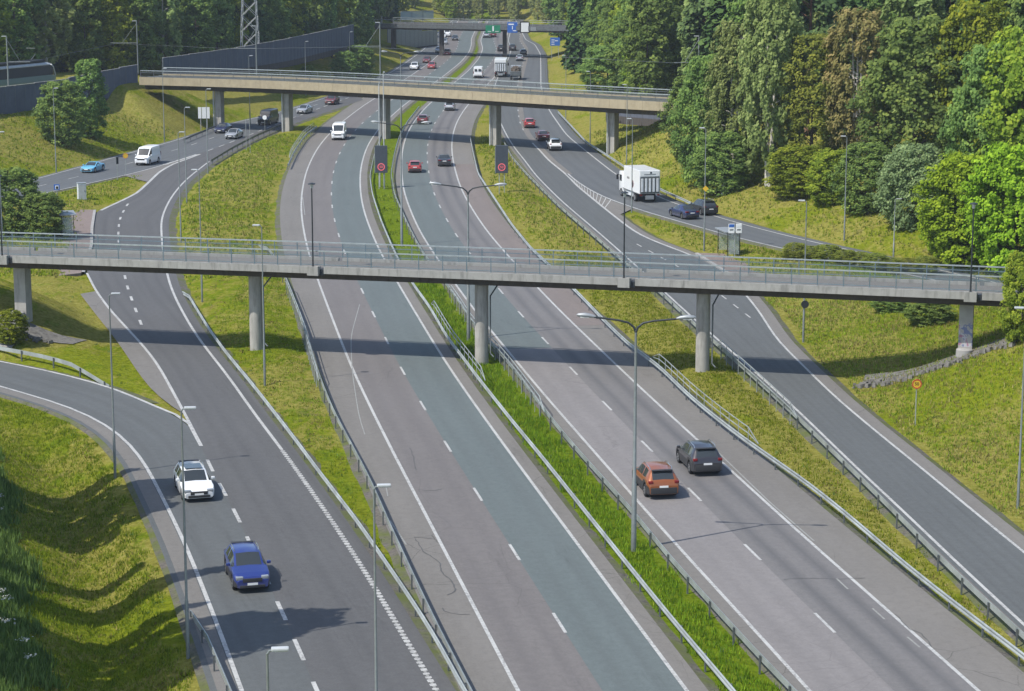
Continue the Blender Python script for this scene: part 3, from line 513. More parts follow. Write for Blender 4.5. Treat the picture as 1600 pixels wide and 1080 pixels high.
def dryness(x, y):
    """How dry the grass is: lush in the median, drier on banks, islands and far slopes."""
    rr = x_at(RRm, y); med = (x > x_at(LC, y)) & (x < x_at(RC, y)); isl = (x > x_at(LRr, y)) & (x < x_at(LC, y)); isr = (x > x_at(RC, y)) & (x < x_at(RRl, y))
    v = np.full(np.shape(x), 0.45); v = np.where(med, -0.15, v); v = np.where(isl, 0.36, v); v = np.where(isr, 0.55, v); v = np.where((x > rr) & (y < 250), 0.55, v)
    return np.where((x < x_at(LXl, y)) & (y > 262), 0.5, v)
at = me.attributes.new('dry', 'FLOAT', 'POINT'); at.data.foreach_set('value', dryness(XX, YY).ravel().astype(np.float32))
me.materials.append(MAT['grass_ground']); tag(link('ground', me), kind='structure')

# ---------------------------------------------------------------- roads
def strip(name, a, b, z, mat, parent=None, nl=2, step=3.0, u0=0.0):
    a, b = pair(np.asarray(a, float), np.asarray(b, float), step); n = len(a)
    zz = z if np.ndim(z) else [z, z]
    V = []; UV = []; c = (a + b) / 2; s = np.r_[0, np.cumsum(np.linalg.norm(np.diff(c, axis=0), axis=1))]
    for i in range(n):
        w = np.linalg.norm(b[i] - a[i])
        for k in range(nl):
            t = k / (nl - 1); q = a[i] * (1 - t) + b[i] * t; V.append((q[0], q[1], zz[0] * (1 - t) + zz[1] * t)); UV.append((u0 + w * t, s[i]))
    F = [(i * nl + k, i * nl + k + 1, (i + 1) * nl + k + 1, (i + 1) * nl + k) for i in range(n - 1) for k in range(nl - 1)]
    me = bpy.data.meshes.new(name); me.from_pydata(V, [], F); me.materials.append(mat)
    uvl = me.uv_layers.new(name='UVMap'); li = np.zeros(len(me.loops), np.int32); me.loops.foreach_get('vertex_index', li)
    uvl.data.foreach_set('uv', np.asarray(UV, np.float32)[li].ravel()); me.update()
    if len(F) and me.polygons[0].normal.z < 0: me.flip_normals()
    return link(name, me, parent)
def line(name, p, w, z, mat, parent): return strip(name, offset(p, -w / 2), offset(p, w / 2), z, mat, parent)
def dashes(p, y_ref, period, length, w, z, mat, parent, ymin, ymax):
    s = np.r_[0, np.cumsum(np.linalg.norm(np.diff(p, axis=0), axis=1))]; o = np.argsort(p[:, 1]); s0 = np.interp(y_ref, p[o, 1], s[o])
    k0 = math.ceil(-s0 / period); 
    for k in range(k0, int((s[-1] - s0) / period) + 1):
        m = s0 + k * period; t = np.linspace(m - length / 2, m + length / 2, 4)
        if t[0] < 0 or t[-1] > s[-1]: continue
        q = np.c_[np.interp(t, s, p[:, 0]), np.interp(t, s, p[:, 1])]
        if q[1, 1] < ymin or q[1, 1] > ymax: continue
        strip('lane_dash', offset(q, -w / 2), offset(q, w / 2), z, mat, parent, 2, length / 2)
def verge(name, p, side, parent, w=0.9, drop=0.22, z=-0.001):
    a = np.asarray(p, float); rs = np.random.default_rng(len(a)); b = offset(a, side * (w * 0.8 + 0.5 * w * rs.random(len(a))))
    (strip(name, a, b, [z, z - drop], MAT['gravel'], parent) if side > 0 else strip(name, b, a, [z - drop, z], MAT['gravel'], parent))
W_ = MAT['paint_white']
# oncoming carriageway
r1 = strip('motorway_oncoming', offset(LC, -5.9), offset(LC, 4.4), 0.0, MAT['asphalt_shoulder'], nl=6); tag(r1, kind='structure')
strip('lane_surface', offset(LC, -3.5), LC, 0.004, MAT['asphalt_pink'], r1, 4); strip('lane_surface', LC, offset(LC, 3.55), 0.005, MAT['asphalt_blue'], r1, 4)
line('edge_line', offset(LC, -3.5), 0.18, 0.010, W_, r1); line('edge_line', offset(LC, 3.5), 0.18, 0.010, W_, r1)
dashes(LC, 99.3, 12, 3, 0.15, 0.011, W_, r1, 80, 700)
verge('verge', offset(LC, -5.9), -1, r1); verge('verge', offset(LC, 4.4), 1, r1)
# outgoing carriageway
r2 = strip('motorway_outgoing', offset(RC, -4.3), offset(RC, 6.3), 0.001, MAT['asphalt_shoulder'], nl=6); tag(r2, kind='structure')
n167 = RC[:, 1] < 167.5; f167 = RC[:, 1] > 164.5
strip('lane_surface', offset(RC, -3.5)[n167], RC[n167], 0.005, MAT['asphalt_pale'], r2, 4); strip('lane_surface', offset(RC, -3.55)[f167], RC[f167], 0.0055, MAT['asphalt_blue'], r2, 4)
strip('lane_surface', RC, offset(RC, 3.5), 0.0045, MAT['asphalt_tracked'], r2, 4)
sh = (RC[:, 1] > 176) & (RC[:, 1] < 300); strip('shoulder_surface', offset(RC, 3.62)[sh], offset(RC, 6.2)[sh], 0.006, MAT['asphalt_red'], r2, 3)
line('edge_line', offset(RC, -3.5), 0.18, 0.010, W_, r2); line('edge_line', offset(RC, 3.5), 0.18, 0.010, W_, r2)
dashes(RC, 99.3, 12, 3, 0.15, 0.011, W_, r2, 80, 700)
verge('verge', offset(RC, -4.3), -1, r2, 0.6); verge('verge', offset(RC, 6.3), 1, r2)
# worn remnants of old markings on the hard shoulders
for q, wd in (([(-12.9, 187), (-12.6, 172), (-11.5, 158), (-10.0, 143), (-9.3, 138)], 0.075), ([(-6.6, 117.3), (-5.5, 112.5)], 0.10), ([(-24.6, 262), (-22.9, 246)], 0.10), ([(-7.2, 124.5), (-7.0, 122.5)], .07)):
    q = resample(q, 3, 2 if len(q) > 2 else 0); strip('old_marking', offset(q, -wd / 2), offset(q, wd / 2), 0.0125, MAT['paint_worn'], r1)
for q in ([(12.6, 133), (14.4, 121), (15.8, 113.2)], [(16.0, 106.4), (16.3, 104.6)], [(17.0, 101.5), (17.3, 99.8)], [(17.9, 97.2), (18.2, 95.7)]):
    q = resample(q, 3, 0); strip('old_marking', offset(q, -0.05), offset(q, 0.05), 0.0125, MAT['paint_worn'], r2)
for par, cracksets in ((r1, [[(-4.13, 113.65), (-4.71, 113.78), (-5.16, 114.03), (-4.95, 113.03), (-4.82, 112.42), (-4.47, 110.98), (-4.11, 110.27), (-3.83, 109.57), (-3.59, 109.11), (-3.63, 108.43), (-3.51, 107.64), (-3.37, 107.08), (-3.09, 106.42), (-2.85, 105.55), (-2.73, 104.58), (-2.84, 103.95), (-3.17, 103.64)], [(-3.32, 101.49), (-2.87, 100.59), (-2.51, 100.50), (-1.98, 100.59)], [(-6.30, 134.34), (-5.95, 131.66), (-5.67, 128.60)], [(-5.29, 124.05), (-4.66, 123.61), (-4.02, 124.05)]]), (r2, [[(13.31, 106.31), (14.52, 106.42), (16.08, 106.31), (17.42, 106.42)], [(17.96, 100.59), (18.19, 98.19), (18.64, 97.72), (18.74, 95.88)]])):
    for q in cracksets:
        q = resample(q, 0.35); g_ = np.random.default_rng(len(q)); q = q + g_.normal(size=q.shape) * 0.035; w_ = 0.018 + 0.022 * g_.random(len(q))
        strip('crack', offset(q, -w_), offset(q, w_), 0.0135, MAT['asphalt_dark'], par, 2, 0.35)
# right slip road
r3 = strip('slip_road_outgoing', offset(RRl, -0.5), offset(RRm, 0.9), 0.014, MAT['asphalt_shoulder'], nl=4); tag(r3, kind='structure')
strip('lane_surface', offset(RRl, -0.2), RRm, 0.018, MAT['asphalt_mid'], r3, 5)
line('edge_line', offset(RRl, 0.15), 0.18, 0.022, W_, r3); line('edge_line', offset(cut(RRm, 0, 205), -0.12), 0.18, 0.022, W_, r3)
line('edge_line', cut(RRm, 214, 330), 0.26, 0.022, W_, r3)
verge('verge', offset(RRl, -0.5), -1, r3, 0.7, 0.2, 0.013); verge('verge', offset(cut(RRm, 0, 280), 0.9), 1, r3, 0.8, 0.2, 0.013)
bay = resample(extend(ROAD['RRm'][10:13] if False else [(21.0, 178), (19.6, 190), (17.7, 204), (15.2, 216), (13.4, 225)], 0, 0), 2, 4)
dashes(offset(bay, -1.2), 186, 4.6, 1.9, 0.14, 0.024, W_, r3, 168, 224)
# right branch road
r4 = strip('branch_road', offset(RBl, -0.3), offset(cut(RBr, 0, 287), 0.9), 0.026, MAT['asphalt_mid2'], nl=5); tag(r4, kind='structure')
r4b = strip('road_surface', cut(RRm, 284, 900), offset(cut(RBr, 284, 900), 1.3), 0.010, MAT['asphalt_mid2'], r4, 4)
line('edge_line', RBl, 0.2, 0.031, W_, r4); line('edge_line', offset(RBr, -0.1), 0.2, 0.031, W_, r4)
dashes(cut(RRm, 335, 900), 350, 12, 3, 0.15, 0.024, W_, r4, 335, 700)
verge('verge', offset(cut(RBr, 0, 700), 0.9), 1, r4, 0.8, 0.2, 0.024); verge('verge', offset(RBl, -0.3), -1, r4, 0.5, 0.15, 0.024)
g_a, g_b = pair(cut(RRm, 243, 286)[::-1], cut(RBl, 250, 288)[::-1], 2.0)
strip('gore_surface', g_a, g_b, 0.020, MAT['asphalt_shoulder'], r4)
for i in range(3, min(len(g_a), 15), 1):        # painted chevron bars
    a, b = g_a[i], g_b[i]; d = (g_a[i + 1] - g_a[i]) if i + 1 < len(g_a) else (g_a[i] - g_a[i - 1]); d = d / np.linalg.norm(d)
    q0, q1 = a * 0.93 + b * 0.07, a * 0.07 + b * 0.93
    strip('chevron_bar', np.array([q0 + d * 0.95, q1 - d * 0.25]), np.array([q0 + d * 1.45, q1 + d * 0.25]), 0.0345, W_, r4, 2, 9)
# left slip road and merging lane
r5 = strip('slip_road_oncoming', LRleft, offset(LRr, 0.8), 0.015, MAT['asphalt_dark'], nl=6, step=2.0); tag(r5, kind='structure')
line('edge_line', cut(LRr, 132, 305), 0.20, 0.022, W_, r5); line('edge_line', cut(LRr, 0, 135), 0.13, 0.0215, MAT['paint_worn'], r5)
q_ = resample(cut(LRr, 70, 134), 0.5); ribs = MB()
for i_ in range(len(q_) - 1):
    d_ = (q_[i_ + 1] - q_[i_]); n_ = np.array([d_[1], -d_[0]]) / np.linalg.norm(d_) * 0.14; a_, b_ = q_[i_], q_[i_] + d_ * (0.55 + 0.12 * math.sin(i_ * 1.7)); ribs.add([(*(a_ - n_), 0.0235), (*(a_ + n_), 0.0235), (*(b_ + n_), 0.0235), (*(b_ - n_), 0.0235)], [(0, 1, 2, 3)])
rb_ = ribs.build('profiled_line', W_, r5); rb_['kind'] = 'stuff'
line('edge_line', np.vstack([cut(LRd, 135, 172), LRl2[2:]]), 0.20, 0.022, W_, r5); line('edge_line', offset(LRl[LRl[:, 1] > 249], 0.2), 0.34, 0.024, W_, r5)
bayl = resample(ROAD['LRbay'], 2, 2)
dashes(bayl, 190, 6.0, 2.2, 0.22, 0.023, W_, r5, 171, 262)
dashes(LRd, 118.3, 5.9, 3.0, 0.2, 0.023, W_, r5, 80, 132)
verge('verge', offset(LRr, 0.8), 1, r5, 1.1, 0.2, 0.014)
r6 = strip('merge_road', offset(MLl, -1.3), np.vstack([cut(LRd, 0, 142), MLr[1:]]), 0.010, MAT['asphalt_mid'], nl=5); tag(r6, kind='structure')
line('edge_line', MLl, 0.20, 0.022, W_, r6); line('edge_line', np.vstack([[(-19.2, 134.8)], MLr]), 0.24, 0.024, W_, r6)
strip('shoulder_surface', offset(MLl, -1.0), offset(MLl, -0.15), 0.0125, MAT['asphalt_shoulder'], r6); verge('verge', offset(MLl, -1.3), -1, r6, 0.3, 0.12, 0.009)
verge('verge', MLr[2:], 1, r6, 0.9, 0.15, 0.009)
gore = strip('gore_surface', resample([(-21.3, 143.4), (-23.6, 147.8), (-25.6, 153.5), (-28.1, 162), (-30.6, 170.5), (-34.0, 181), (-37.6, 192.5)], 3, 4), resample([(-21.0, 143.2), (-23.5, 152.2), (-26.1, 161.2), (-28.5, 169.2), (-31, 177), (-33.5, 184.3), (-36.5, 194)], 3), 0.006, MAT['asphalt_shoulder'], r6)
# left road
r7 = strip('road_oncoming_left', offset(LXl, -0.6), np.vstack([LXr, cut(offset(LC, -3.6), 425, 900)]), 0.006, MAT['asphalt_mid2'], nl=5); tag(r7, kind='structure')
line('edge_line', LXl, 0.2, 0.0265, W_, r7); line('edge_line', cut(LXr, 0, 300), 0.2, 0.0265, W_, r7); line('edge_line', cut(LXr, 299, 314), 0.4, 0.0265, W_, r7)
mid = (lambda ab: (ab[0] * 0.52 + ab[1] * 0.48))(pair(cut(LXl, 240, 430), cut(LXr, 230, 424)))
dashes(mid, 300, 9, 3, 0.15, 0.0265, W_, r7, 240, 430); dashes(cut(LXr, 300, 430), 318, 6, 3, 0.18, 0.0265, W_, r7, 316, 425)
verge('verge', offset(cut(LXl, 0, 700), -0.6), -1, r7, 0.7, 0.15, 0.004); verge('verge', cut(LXr, 0, 296), 1, r7, 0.5, 0.12, 0.005)
strip('gore_surface', cut(LXr, 284, 313), LRl[(LRl[:, 1] > 278)], 0.0105, MAT['asphalt_shoulder'], r7)
for i in range(3):
    strip('chevron_bar', np.array([(-46.6 + .5 * i, 297.5 + 2.6 * i), (-45.9 + .3 * i, 298.5 + 2.6 * i)]), np.array([(-46.6 + .5 * i, 298.6 + 2.6 * i), (-45.9 + .3 * i, 299.6 + 2.6 * i)]), 0.0305, W_, r7, 2, 9)
# bus stop platforms with kerbs
def platform(name, poly, z=0.14):
    m = MB(); n = len(poly); V = [(x, y, z) for x, y in poly] + [(x, y, -0.2) for x, y in poly]
    m.add(V, [tuple(range(n))] + [(i, n + i, n + (i + 1) % n, (i + 1) % n) for i in range(n)]); return m.build(name, MAT['paving_pink'])
pl = platform('bus_platform', [(-46.9, 249.5), (-49.2, 249.8), (-46.5, 222), (-43.4, 200), (-39.6, 203.5), (-42.2, 222)][::-1]); tag(pl, kind='structure')
m = MB(); m.sweep([(-46.75, 249.4, 0.1), (-44.4, 235, 0.1), (-42.05, 222, 0.1), (-39.5, 204, 0.1)], [(-.15, -.2), (-.15, .06), (.15, .06), (.15, -.2)]); m.build('kerb', MAT['concrete_pale'], pl)
pr = platform('bus_platform', [(18.2, 216.2), (21.9, 215.5), (24.2, 210.5), (24.6, 196), (21.2, 197), (19.9, 204.6)]); tag(pr, kind='structure')
m = MB(); m.sweep([(18.0, 216.2, 0.1), (19.7, 204.8, 0.1), (20.9, 196.5, 0.1)], [(-.15, -.2), (-.15, .06), (.15, .06), (.15, -.2)]); m.build('kerb', MAT['concrete_pale'], pr)
# stone facing of the slopes below the footbridge
def slope_strip(name, pts, w, mat, lift=0.06, n=4):
    p = resample(pts, 1.0); V = []; F = []
    for q, o in zip(p, range(len(p))):
        for k in range(n + 1):
            t = (k / n - 0.5) * w; x = q[0] + BR_N[0] * t; y = q[1] + BR_N[1] * t; V.append((x, y, gz(x, y) + lift))
    for i in range(len(p) - 1):
        for k in range(n): F.append((i * (n + 1) + k, (i + 1) * (n + 1) + k, (i + 1) * (n + 1) + k + 1, i * (n + 1) + k + 1))
    me = bpy.data.meshes.new(name); me.from_pydata(V, [], F); me.materials.append(mat); me.update()
    if me.polygons[0].normal.z < 0: me.flip_normals()
    return tag(link(name, me), kind='structure')
def br(s, n): return BR_A + BR_D * s + BR_N * n
slope_strip('slope_paving', [br(25.0, 2.0), br(32.2, 0.9), br(42, -0.2)], 3.0, MAT['rubble']); slope_strip('slope_paving', [br(-49, -0.2), br(-39, 0.8), br(-34.5, 1.8)], 2.6, MAT['rubble'])
slope_strip('concrete_slab', [(-44, 168.2), (-37.2, 165.4)], 1.8, MAT['concrete_pale'], 0.1)
# ---------------------------------------------------------------- footbridge over the motorway
def zdeck(s): return 0.12 * (1 - (s / 45.0) ** 2)
fb = empty('footbridge', (*br(0, 2.35), 0)); tag(fb, 'grey concrete footbridge on round columns crossing the whole motorway', 'bridge')
IN = Matrix.Translation(-Vector((*br(0, 2.35), 0)))
def fbuild(m, name, mat, parent=fb, smooth=None):
    me = m.mesh(name, mat, smooth)
    if parent is fb: me.transform(IN)
    return link(name, me, parent)
S_ = np.arange(-56, 58.1, 2.0)
def path(n, z, S=S_): return [(*br(s, n), z + zdeck(s)) for s in S]
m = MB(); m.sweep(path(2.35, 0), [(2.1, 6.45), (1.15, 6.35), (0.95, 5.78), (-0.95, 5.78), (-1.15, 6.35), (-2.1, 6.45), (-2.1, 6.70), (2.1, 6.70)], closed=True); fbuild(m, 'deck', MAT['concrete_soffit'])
m = MB(); m.sweep(path(2.35, 0), [(1.98, 6.705), (-1.98, 6.705), (-1.98, 6.715), (1.98, 6.715)], closed=True); fbuild(m, 'walkway', MAT['asphalt_shoulder'])
joints = [-39.15, -14.35, 8.8, 32.87]
for n0, side in ((0.14, 1), (4.56, -1)):
    prev = S_[0]
    for j in joints + [S_[-1]]:
        S = np.linspace(prev + (0.16 if prev > S_[0] else 0), j - (0.16 if j < S_[-1] else 0), max(3, int((j - prev) / 2)))
        m = MB(); m.sweep(path(n0, 0, S), [(0.15, 6.40), (-0.15, 6.40), (-0.15, 6.92), (0.15, 6.92)], closed=True); fbuild(m, 'edge_beam', MAT['concrete']); prev = j
for j in joints:
    m = MB(); q = br(j - 0.62, -0.12); m.box((q[0], q[1], 6.62 + zdeck(j)), (0.85, 0.30, 0.68), rz=-0.2415); fbuild(m, 'lamp_block', MAT['concrete'])
    m = MB(); q = br(j, 0.1); m.box((q[0], q[1], 6.6), (0.28, 0.2, 0.42), rz=-0.2415); fbuild(m, 'joint', MAT['pole_dark'])
concrete('concrete_column', (0.34, 0.328, 0.30), 0.8)
piers = [(-39.4, 1), (-20.4, 0), (-2.87, 0), (13.5, 0), (31.95, 2)]
for s, kind in piers:
    q = br(s, 2.35); z0 = gz(q[0], q[1]) - 0.5
    m = MB()
    if kind == 0: m.tube([(q[0], q[1], z0), (q[0], q[1], 5.80)], 0.50, 24)
    else: m.box((q[0], q[1], (z0 + 5.8) / 2), (0.95, 1.05, 5.8 - z0), rz=-0.2415)
    p = fbuild(m, 'pier', MAT['concrete_column'] if kind != 2 else MAT['graffiti_concrete'], smooth=40)
    if kind:      # round footing in the slope in front of the column
        m = MB(); c = br(s - 0.0, 1.25); z1 = gz(c[0], c[1]); m.tube([(c[0], c[1], z1 - 0.6), (c[0], c[1], z1 + (0.75 if kind == 1 else 0.4)), (c[0], c[1], z1 + (0.85 if kind == 1 else 0.5))], [0.62, 0.58, 0.45], 20); fbuild(m, 'footing', MAT['concrete_pale'], smooth=40)
    else:
        m = MB(); a = br(s + 0.95, 3.2); b = br(s + 0.72, 2.1); m.tube([(a[0], a[1], 6.3), (a[0], a[1], 5.6), (b[0], b[1], 5.0), (b[0], b[1], 0.75), (b[0] + .25, b[1] - .1, 0.5)], 0.06, 8); fbuild(m, 'drain_pipe', MAT['galv_dark'], smooth=50)
def railing(parent, f, s0, s1, h, step, bar, mat, matrail, inv, rail_r=0.035):
    """f(s) gives the foot of the railing; all parts are children of parent."""
    def B(m, name, mat): 
        me = m.mesh(name, mat); me.transform(inv); return link(name, me, parent)
    S = np.arange(s0, s1, step); pm = MB(); pm.box((0, 0, h / 2), (0.07, 0.07, h)); pmesh = pm.mesh('railing_post', mat)
    for s in S:
        o = link('railing_post', pmesh, parent); o.location = inv @ Vector(f(s))
    P = [f(s) for s in np.arange(s0, s1 + .01, 2.0)]
    for zz, r, mm in ((h, rail_r * 1.25, matrail), (h - 0.32, rail_r * .7, mat), (0.12, rail_r * 0.7, mat)):
        m = MB(); m.sweep([(x, y, z + zz) for x, y, z in P], [(-r, -r), (r, -r), (r, r), (-r, r)], closed=True); B(m, 'hand_rail' if zz == h else 'rail', mm)
    m = MB()
    for s in np.arange(s0, s1, bar):
        x, y, z = f(s); m.box((x, y, z + h * 0.47), (0.014, 0.014, h * 0.74))
    o = B(m, 'railing_bars', mat); o['kind'] = 'stuff'
railing(fb, lambda s: (*br(s, 0.16), 6.92 + zdeck(s)), -55.6, 57.8, 1.12, 1.8, 0.08, MAT['rail_blue'], MAT['rail_pale'], IN)
railing(fb, lambda s: (*br(s, 4.54), 6.92 + zdeck(s)), -55.6, 57.8, 1.12, 1.8, 0.08, MAT['rail_blue'], MAT['rail_pale'], IN)
# ---------------------------------------------------------------- tram bridge
TB = FB; tb_n = 8.0
tb = empty('tram_bridge', (float(TB[len(TB) // 2][0]), float(TB[len(TB) // 2][1]), 0)); tag(tb, 'long tan-edged concrete tram bridge crossing behind the footbridge', 'bridge'); INT = Matrix.Translation(-tb.location)
def tbuild(m, name, mat, smooth=None):
    me = m.mesh(name, mat, smooth); me.transform(INT); return link(name, me, tb)
far_e = offset(TB, -tb_n)                 # the far edge of the deck
cen = offset(TB, -tb_n / 2)
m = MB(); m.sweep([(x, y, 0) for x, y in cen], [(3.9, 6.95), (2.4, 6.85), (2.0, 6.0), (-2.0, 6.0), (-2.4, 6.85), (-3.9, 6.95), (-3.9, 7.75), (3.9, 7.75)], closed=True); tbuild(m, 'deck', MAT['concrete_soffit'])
m = MB(); m.sweep([(x, y, 0) for x, y in cen], [(3.7, 7.755), (-3.7, 7.755), (-3.7, 7.80), (3.7, 7.80)], closed=True); tbuild(m, 'track_bed', MAT['gravel'])
for e, mm in ((TB, 'concrete_tan'), (far_e, 'concrete_tan')):
    s = np.r_[0, np.cumsum(np.linalg.norm(np.diff(e, axis=0), axis=1))]; k = int(s[-1] / 2.6); bs = np.linspace(0, s[-1], k + 1)
    for i in range(k):       # precast edge panels
        a, b = bs[i] + 0.012, bs[i + 1] - 0.012; t = np.linspace(a, b, 3); q = np.c_[np.interp(t, s, e[:, 0]), np.interp(t, s, e[:, 1])]
        m = MB(); m.sweep([(x, y, 0) for x, y in q], [(0.14, 6.82), (-0.14, 6.82), (-0.14, 8.05), (0.14, 8.05)], closed=True); tbuild(m, 'edge_panel', MAT[mm])
for d in (-0.72, 0.72):
    for c0 in (-1.9, 1.9):
        m = MB(); q = offset(cen, c0 + d); m.sweep([(x, y, 7.80) for x, y in q], [(.035, 0), (.035, .12), (-.035, .12), (-.035, 0)], closed=True); tbuild(m, 'track_rail', MAT['galv_dark'])
def fcurve(e):
    s = np.r_[0, np.cumsum(np.linalg.norm(np.diff(e, axis=0), axis=1))]
    return (lambda t: (float(np.interp(t, s, e[:, 0])), float(np.interp(t, s, e[:, 1])), 8.05)), float(s[-1])
for e in (TB, far_e):
    f, Lf = fcurve(e); railing(tb, f, 0.2, Lf - 0.2, 1.0, 2.3, 0.16, MAT['galv_dark'], MAT['rail_pale'], INT, 0.05)
for px_, tag_ in ((-46.8, 0), (-33.4, 0), (-18.6, 0), (-2.5, 0), (14.6, 0)):
    i = int(np.argmin(np.abs(cen[:, 0] - px_))); q = cen[i]; t = cen[min(i + 1, len(cen) - 1)] - cen[max(i - 1, 0)]; rz = math.atan2(t[1], t[0])
    for dd in (-0.6,):
        c = q + np.array([-t[1], t[0]]) / np.linalg.norm(t) * dd
        m = MB(); z0 = gz(c[0], c[1]) - 0.4; m.box((c[0], c[1], (z0 + 6.05) / 2), (1.05, 1.15, 6.05 - z0), rz=rz); tbuild(m, 'pier', MAT['concrete_column'])
        m = MB(); m.tube([(c[0] - .85, c[1] - .5, 6.9), (c[0] - .85, c[1] - .5, z0)], .12, 8); tbuild(m, 'drain_pipe', MAT['lamp_white'])
# ---------------------------------------------------------------- distant road bridge
db = empty('road_bridge', (-9.5, 548, 0)); tag(db, 'distant dark road bridge carrying direction signs across the motorway', 'bridge')
A3, B3 = np.array([-31.5, 556.0]), np.array([16.5, 535.7]); q = resample([A3, B3], 5)
def dbuild(m, name, mat):
    me = m.mesh(name, mat); me.transform(Matrix.Translation(-db.location)); return link(name, me, db)
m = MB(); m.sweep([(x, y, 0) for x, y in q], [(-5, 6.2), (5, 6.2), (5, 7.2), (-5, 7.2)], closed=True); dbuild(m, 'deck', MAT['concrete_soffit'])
for o_ in (-5.15, 5.15):
    m = MB(); m.sweep([(x, y, 0) for x, y in q], [(o_ - .15, 6.6), (o_ + .15, 6.6), (o_ + .15, 7.6), (o_ - .15, 7.6)], closed=True); dbuild(m, 'edge_beam', MAT['galv_dark'])
    m = MB(); m.sweep([(x, y, 8.5) for x, y in q], [(o_ - .05, 0), (o_ + .05, 0), (o_ + .05, .1), (o_ - .05, .1)], closed=True); dbuild(m, 'hand_rail', MAT['galvanised'])
    for k in range(0, len(q)):
        t = (q[-1] - q[0]) / np.linalg.norm(q[-1] - q[0]); n_ = np.array([t[1], -t[0]]); c = q[k] + n_ * o_; m = MB(); m.box((c[0], c[1], 8.05), (0.08, 0.08, 0.95)); dbuild(m, 'railing_post', MAT['galvanised'])
for t in (0.05, 0.30, 0.62, 0.97):
    c = A3 * (1 - t) + B3 * t; m = MB(); m.box((c[0], c[1], 3.0), (1.0, 6.0, 6.5)); dbuild(m, 'pier', MAT['concrete_soffit'])
# ---------------------------------------------------------------- noise walls (one thing each, every panel a part)
def noise_wall(name, pts, z0, z1, label, cap=True, pw=2.4, mat='wall_panel', plinth=True):
    p = np.asarray(pts, float); s = np.r_[0, np.cumsum(np.linalg.norm(np.diff(p, axis=0), axis=1))]; k = int(round(s[-1] / pw))
    root = empty(name, (p[0][0], p[0][1], 0)); tag(root, label, 'noise wall'); inv = Matrix.Translation(-root.location)
    zf = lambda z, u: float(np.interp(u, np.linspace(0, 1, len(z)), z)) if np.ndim(z) else z
    for i in range(k):
        t = (np.array([i, i + 1]) / k) * s[-1]; t2 = t + np.array([0.05, -0.05]); q = np.c_[np.interp(t2, s, p[:, 0]), np.interp(t2, s, p[:, 1])]
        a0 = zf(z0, i / k); a1 = round(zf(z1, (i // 4 * 4) / k), 2); q0 = np.c_[np.interp(t[:1], s, p[:, 0]), np.interp(t[:1], s, p[:, 1])][0]
        def B(m, nm, mt):
            me = m.mesh(nm, mt); me.transform(inv); return link(nm, me, root)
        m = MB(); m.sweep([(x, y, 0) for x, y in q], [(.07, a0 + .3), (-.07, a0 + .3), (-.07, a1), (.07, a1)], closed=True); B(m, 'panel', MAT[mat])
        if plinth: m = MB(); m.sweep([(x, y, 0) for x, y in q], [(.10, a0 - .8), (-.10, a0 - .8), (-.10, a0 + .29), (.10, a0 + .29)], closed=True); B(m, 'plinth', MAT['concrete_soffit'])
        m = MB(); m.box((q0[0], q0[1], (a0 + a1) / 2 - .2), (0.16, 0.16, a1 - a0 + .3)); B(m, 'post', MAT['galv_dark'])
        if cap: m = MB(); m.sweep([(x, y, 0) for x, y in q], [(.13, a1 + .003), (-.13, a1 + .003), (-.13, a1 + .10), (.13, a1 + .10)], closed=True); B(m, 'cap', MAT['wall_cap'])
    return root
noise_wall('noise_wall', WALL1, 5.0, [9.05, 9.15, 9.45, 9.7], 'dark blue-grey noise wall beside the tram at the upper left')
noise_wall('noise_wall', resample([(-56.5, 364.5), (-47.5, 392), (-41.6, 418), (-38.3, 440), (-35.0, 463), (-33.4, 476)], 4, 4), [6.6, 6.2, 6.2], [10.2, 10.6, 10.6], 'long dark blue noise wall climbing behind the tram bridge')
noise_wall('noise_wall', [(14.0, 333), (19.5, 326), (25.5, 318)], [3.4, 3.6], [6.4, 6.4], 'short dark wall under the right end of the tram bridge', False, 2.6)
noise_wall('noise_wall', [(-31.2, 566), (-25.5, 578), (-19.6, 592)], 0.0, [6.2, 4.6, 3.2], 'grey-blue noise wall at the left foot of the distant road bridge', False, 2.4, 'sign_back')
noise_wall('noise_wall', [(-28.4, 577), (-24.2, 580), (-20.2, 583)], 7.0, 9.4, 'translucent noise screen above the distant road bridge', True, 3.0, 'noise_glass', False)
